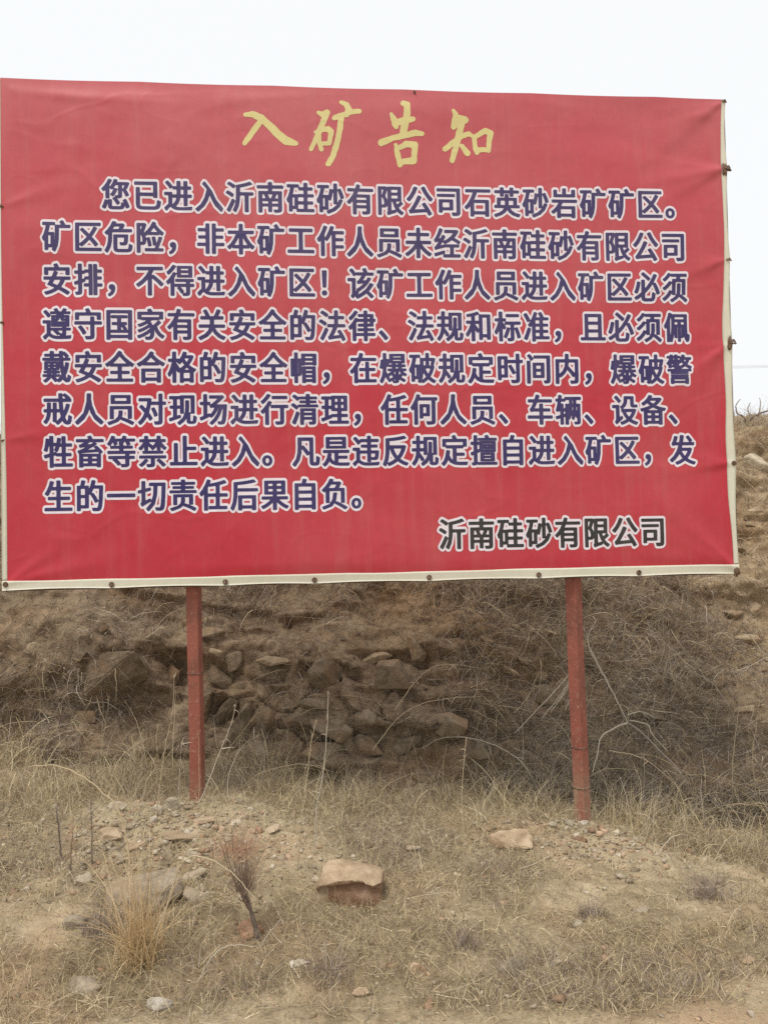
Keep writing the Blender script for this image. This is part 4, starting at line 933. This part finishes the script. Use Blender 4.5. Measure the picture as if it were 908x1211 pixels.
for (a_, b_) in (((676, 795), (608, 868)), ((674, 806), (640, 850)), ((672, 812), (651, 842)), ((680, 788), (655, 838)), ((678, 812), (668, 840))): stalk('stick', [a_, ((a_[0] + b_[0]) / 2 + 2, (a_[1] + b_[1]) / 2 - 1), b_], Yb + .1, .0055, PALE, e, -.12)
# clumps of brush one can tell apart
CL = [(840, 1060, .17, MAUVE, 'grey mauve dead bush at the right edge beside two dull stones'), (700, 1082, .08, MAUVE, 'small dark dead bush in the grass below the right post'), (395, 1152, .14, MAUVE, 'low dark dead bush below the large tan rock'), (590, 945, .26, STRAW, 'dense dry straw clump left of the right post mound'),
      (520, 945, .28, STRAW, 'tall dry straw clump at the foot of the bank under the middle of the sign'), (800, 955, .30, STRAW, 'broad dry straw clump right of the right post'), (735, 940, .34, GREYTW, 'wiry grey bush directly behind and right of the right post'), (420, 955, .24, STRAW, 'dry straw clump behind the large tan rock'),
      (330, 940, .20, STRAW, 'short dry straw clump right of the left post'), (60, 960, .30, STRAW, 'dry straw clump at the far left foot of the bank'), (885, 1010, .24, STRAW, 'dry straw clump at the right edge above the two dull stones'), (150, 940, .22, STRAW, 'dry straw clump between the left edge and the left post'), (120, 1100, .12, MAUVE, 'grey dead weed clump left of the golden straw tuft'), (545, 1120, .11, MAUVE, 'grey dead weed clump left of the smooth grey cobble'), (640, 930, .26, GREYTW, 'wiry dry bush just left of the right post')]
for px, py, Lh, pal, lab in CL:
    e, P = plant_root('dry_bush', px, py, lab, 'bush'); nb = 330 if pal is not STRAW else 240
    b = blades('twigs', P, nb, (Lh * .35, Lh * 1.25), (.0016, .0032), .62 if pal is STRAW else .85, pal + (GREYTW[:2] if pal is STRAW else []), e, 1.3 if pal is STRAW else .4, 6, .9, .14, spread=Lh * .32); b['kind'] = 'stuff'
# twisted shrub on the crest at the right
e, P = plant_root('bare_shrub', 880, 500, 'bare twisted shrub on the crest of the bank at the right edge', 'shrub'); Yc = float(P[1])
stalk('branch', [(882, 520), (882, 500), (878, 492), (872, 489), (870, 480), (875, 472)], Yc, .010, (.25, .2, .16), e); stalk('branch', [(880, 510), (886, 496), (896, 490), (908, 486), (925, 488)], Yc, .014, (.2, .16, .13), e); stalk('branch', [(884, 515), (888, 498), (884, 484), (887, 476)], Yc, .010, GREY, e); stalk('branch', [(886, 505), (896, 492), (899, 478), (898, 470)], Yc, .008, GREY, e); stalk('branch', [(878, 512), (884, 505), (902, 500), (915, 502)], Yc, .012, GREY, e)
top = np.array(at(890, 506, Yc)); b = blades('twigs', top, 240, (.08, .34), (.003, .006), .8, GREYTW, e, .2, 5, 1.4, .25, spread=.16); b['kind'] = 'stuff'

# ------------------------------------------------------------------ power line far behind
e = empty('power_line', at(890, 440, 70)); tag(e, 'thin overhead wires crossing the pale sky right of the sign', 'power line')
zc = at(890, 440, 70).z
for k in range(3): link('wire', vf_mesh('wire', *tube([Vector((-70 + 14 * i, 68 + k * .8 + .03 * i, zc + .25 * k + .018 * (i - 6) ** 2)) for i in range(16)], .009, 4)), M['cable'], e)
for xx in (14.0, 140.0 - 0):
    link('pole', vf_mesh('pole', *tube([Vector((xx, 69.5, 2.4)), Vector((xx, 69.5, zc + 3.0))], [.17, .12], 10)), M['concrete'], e)
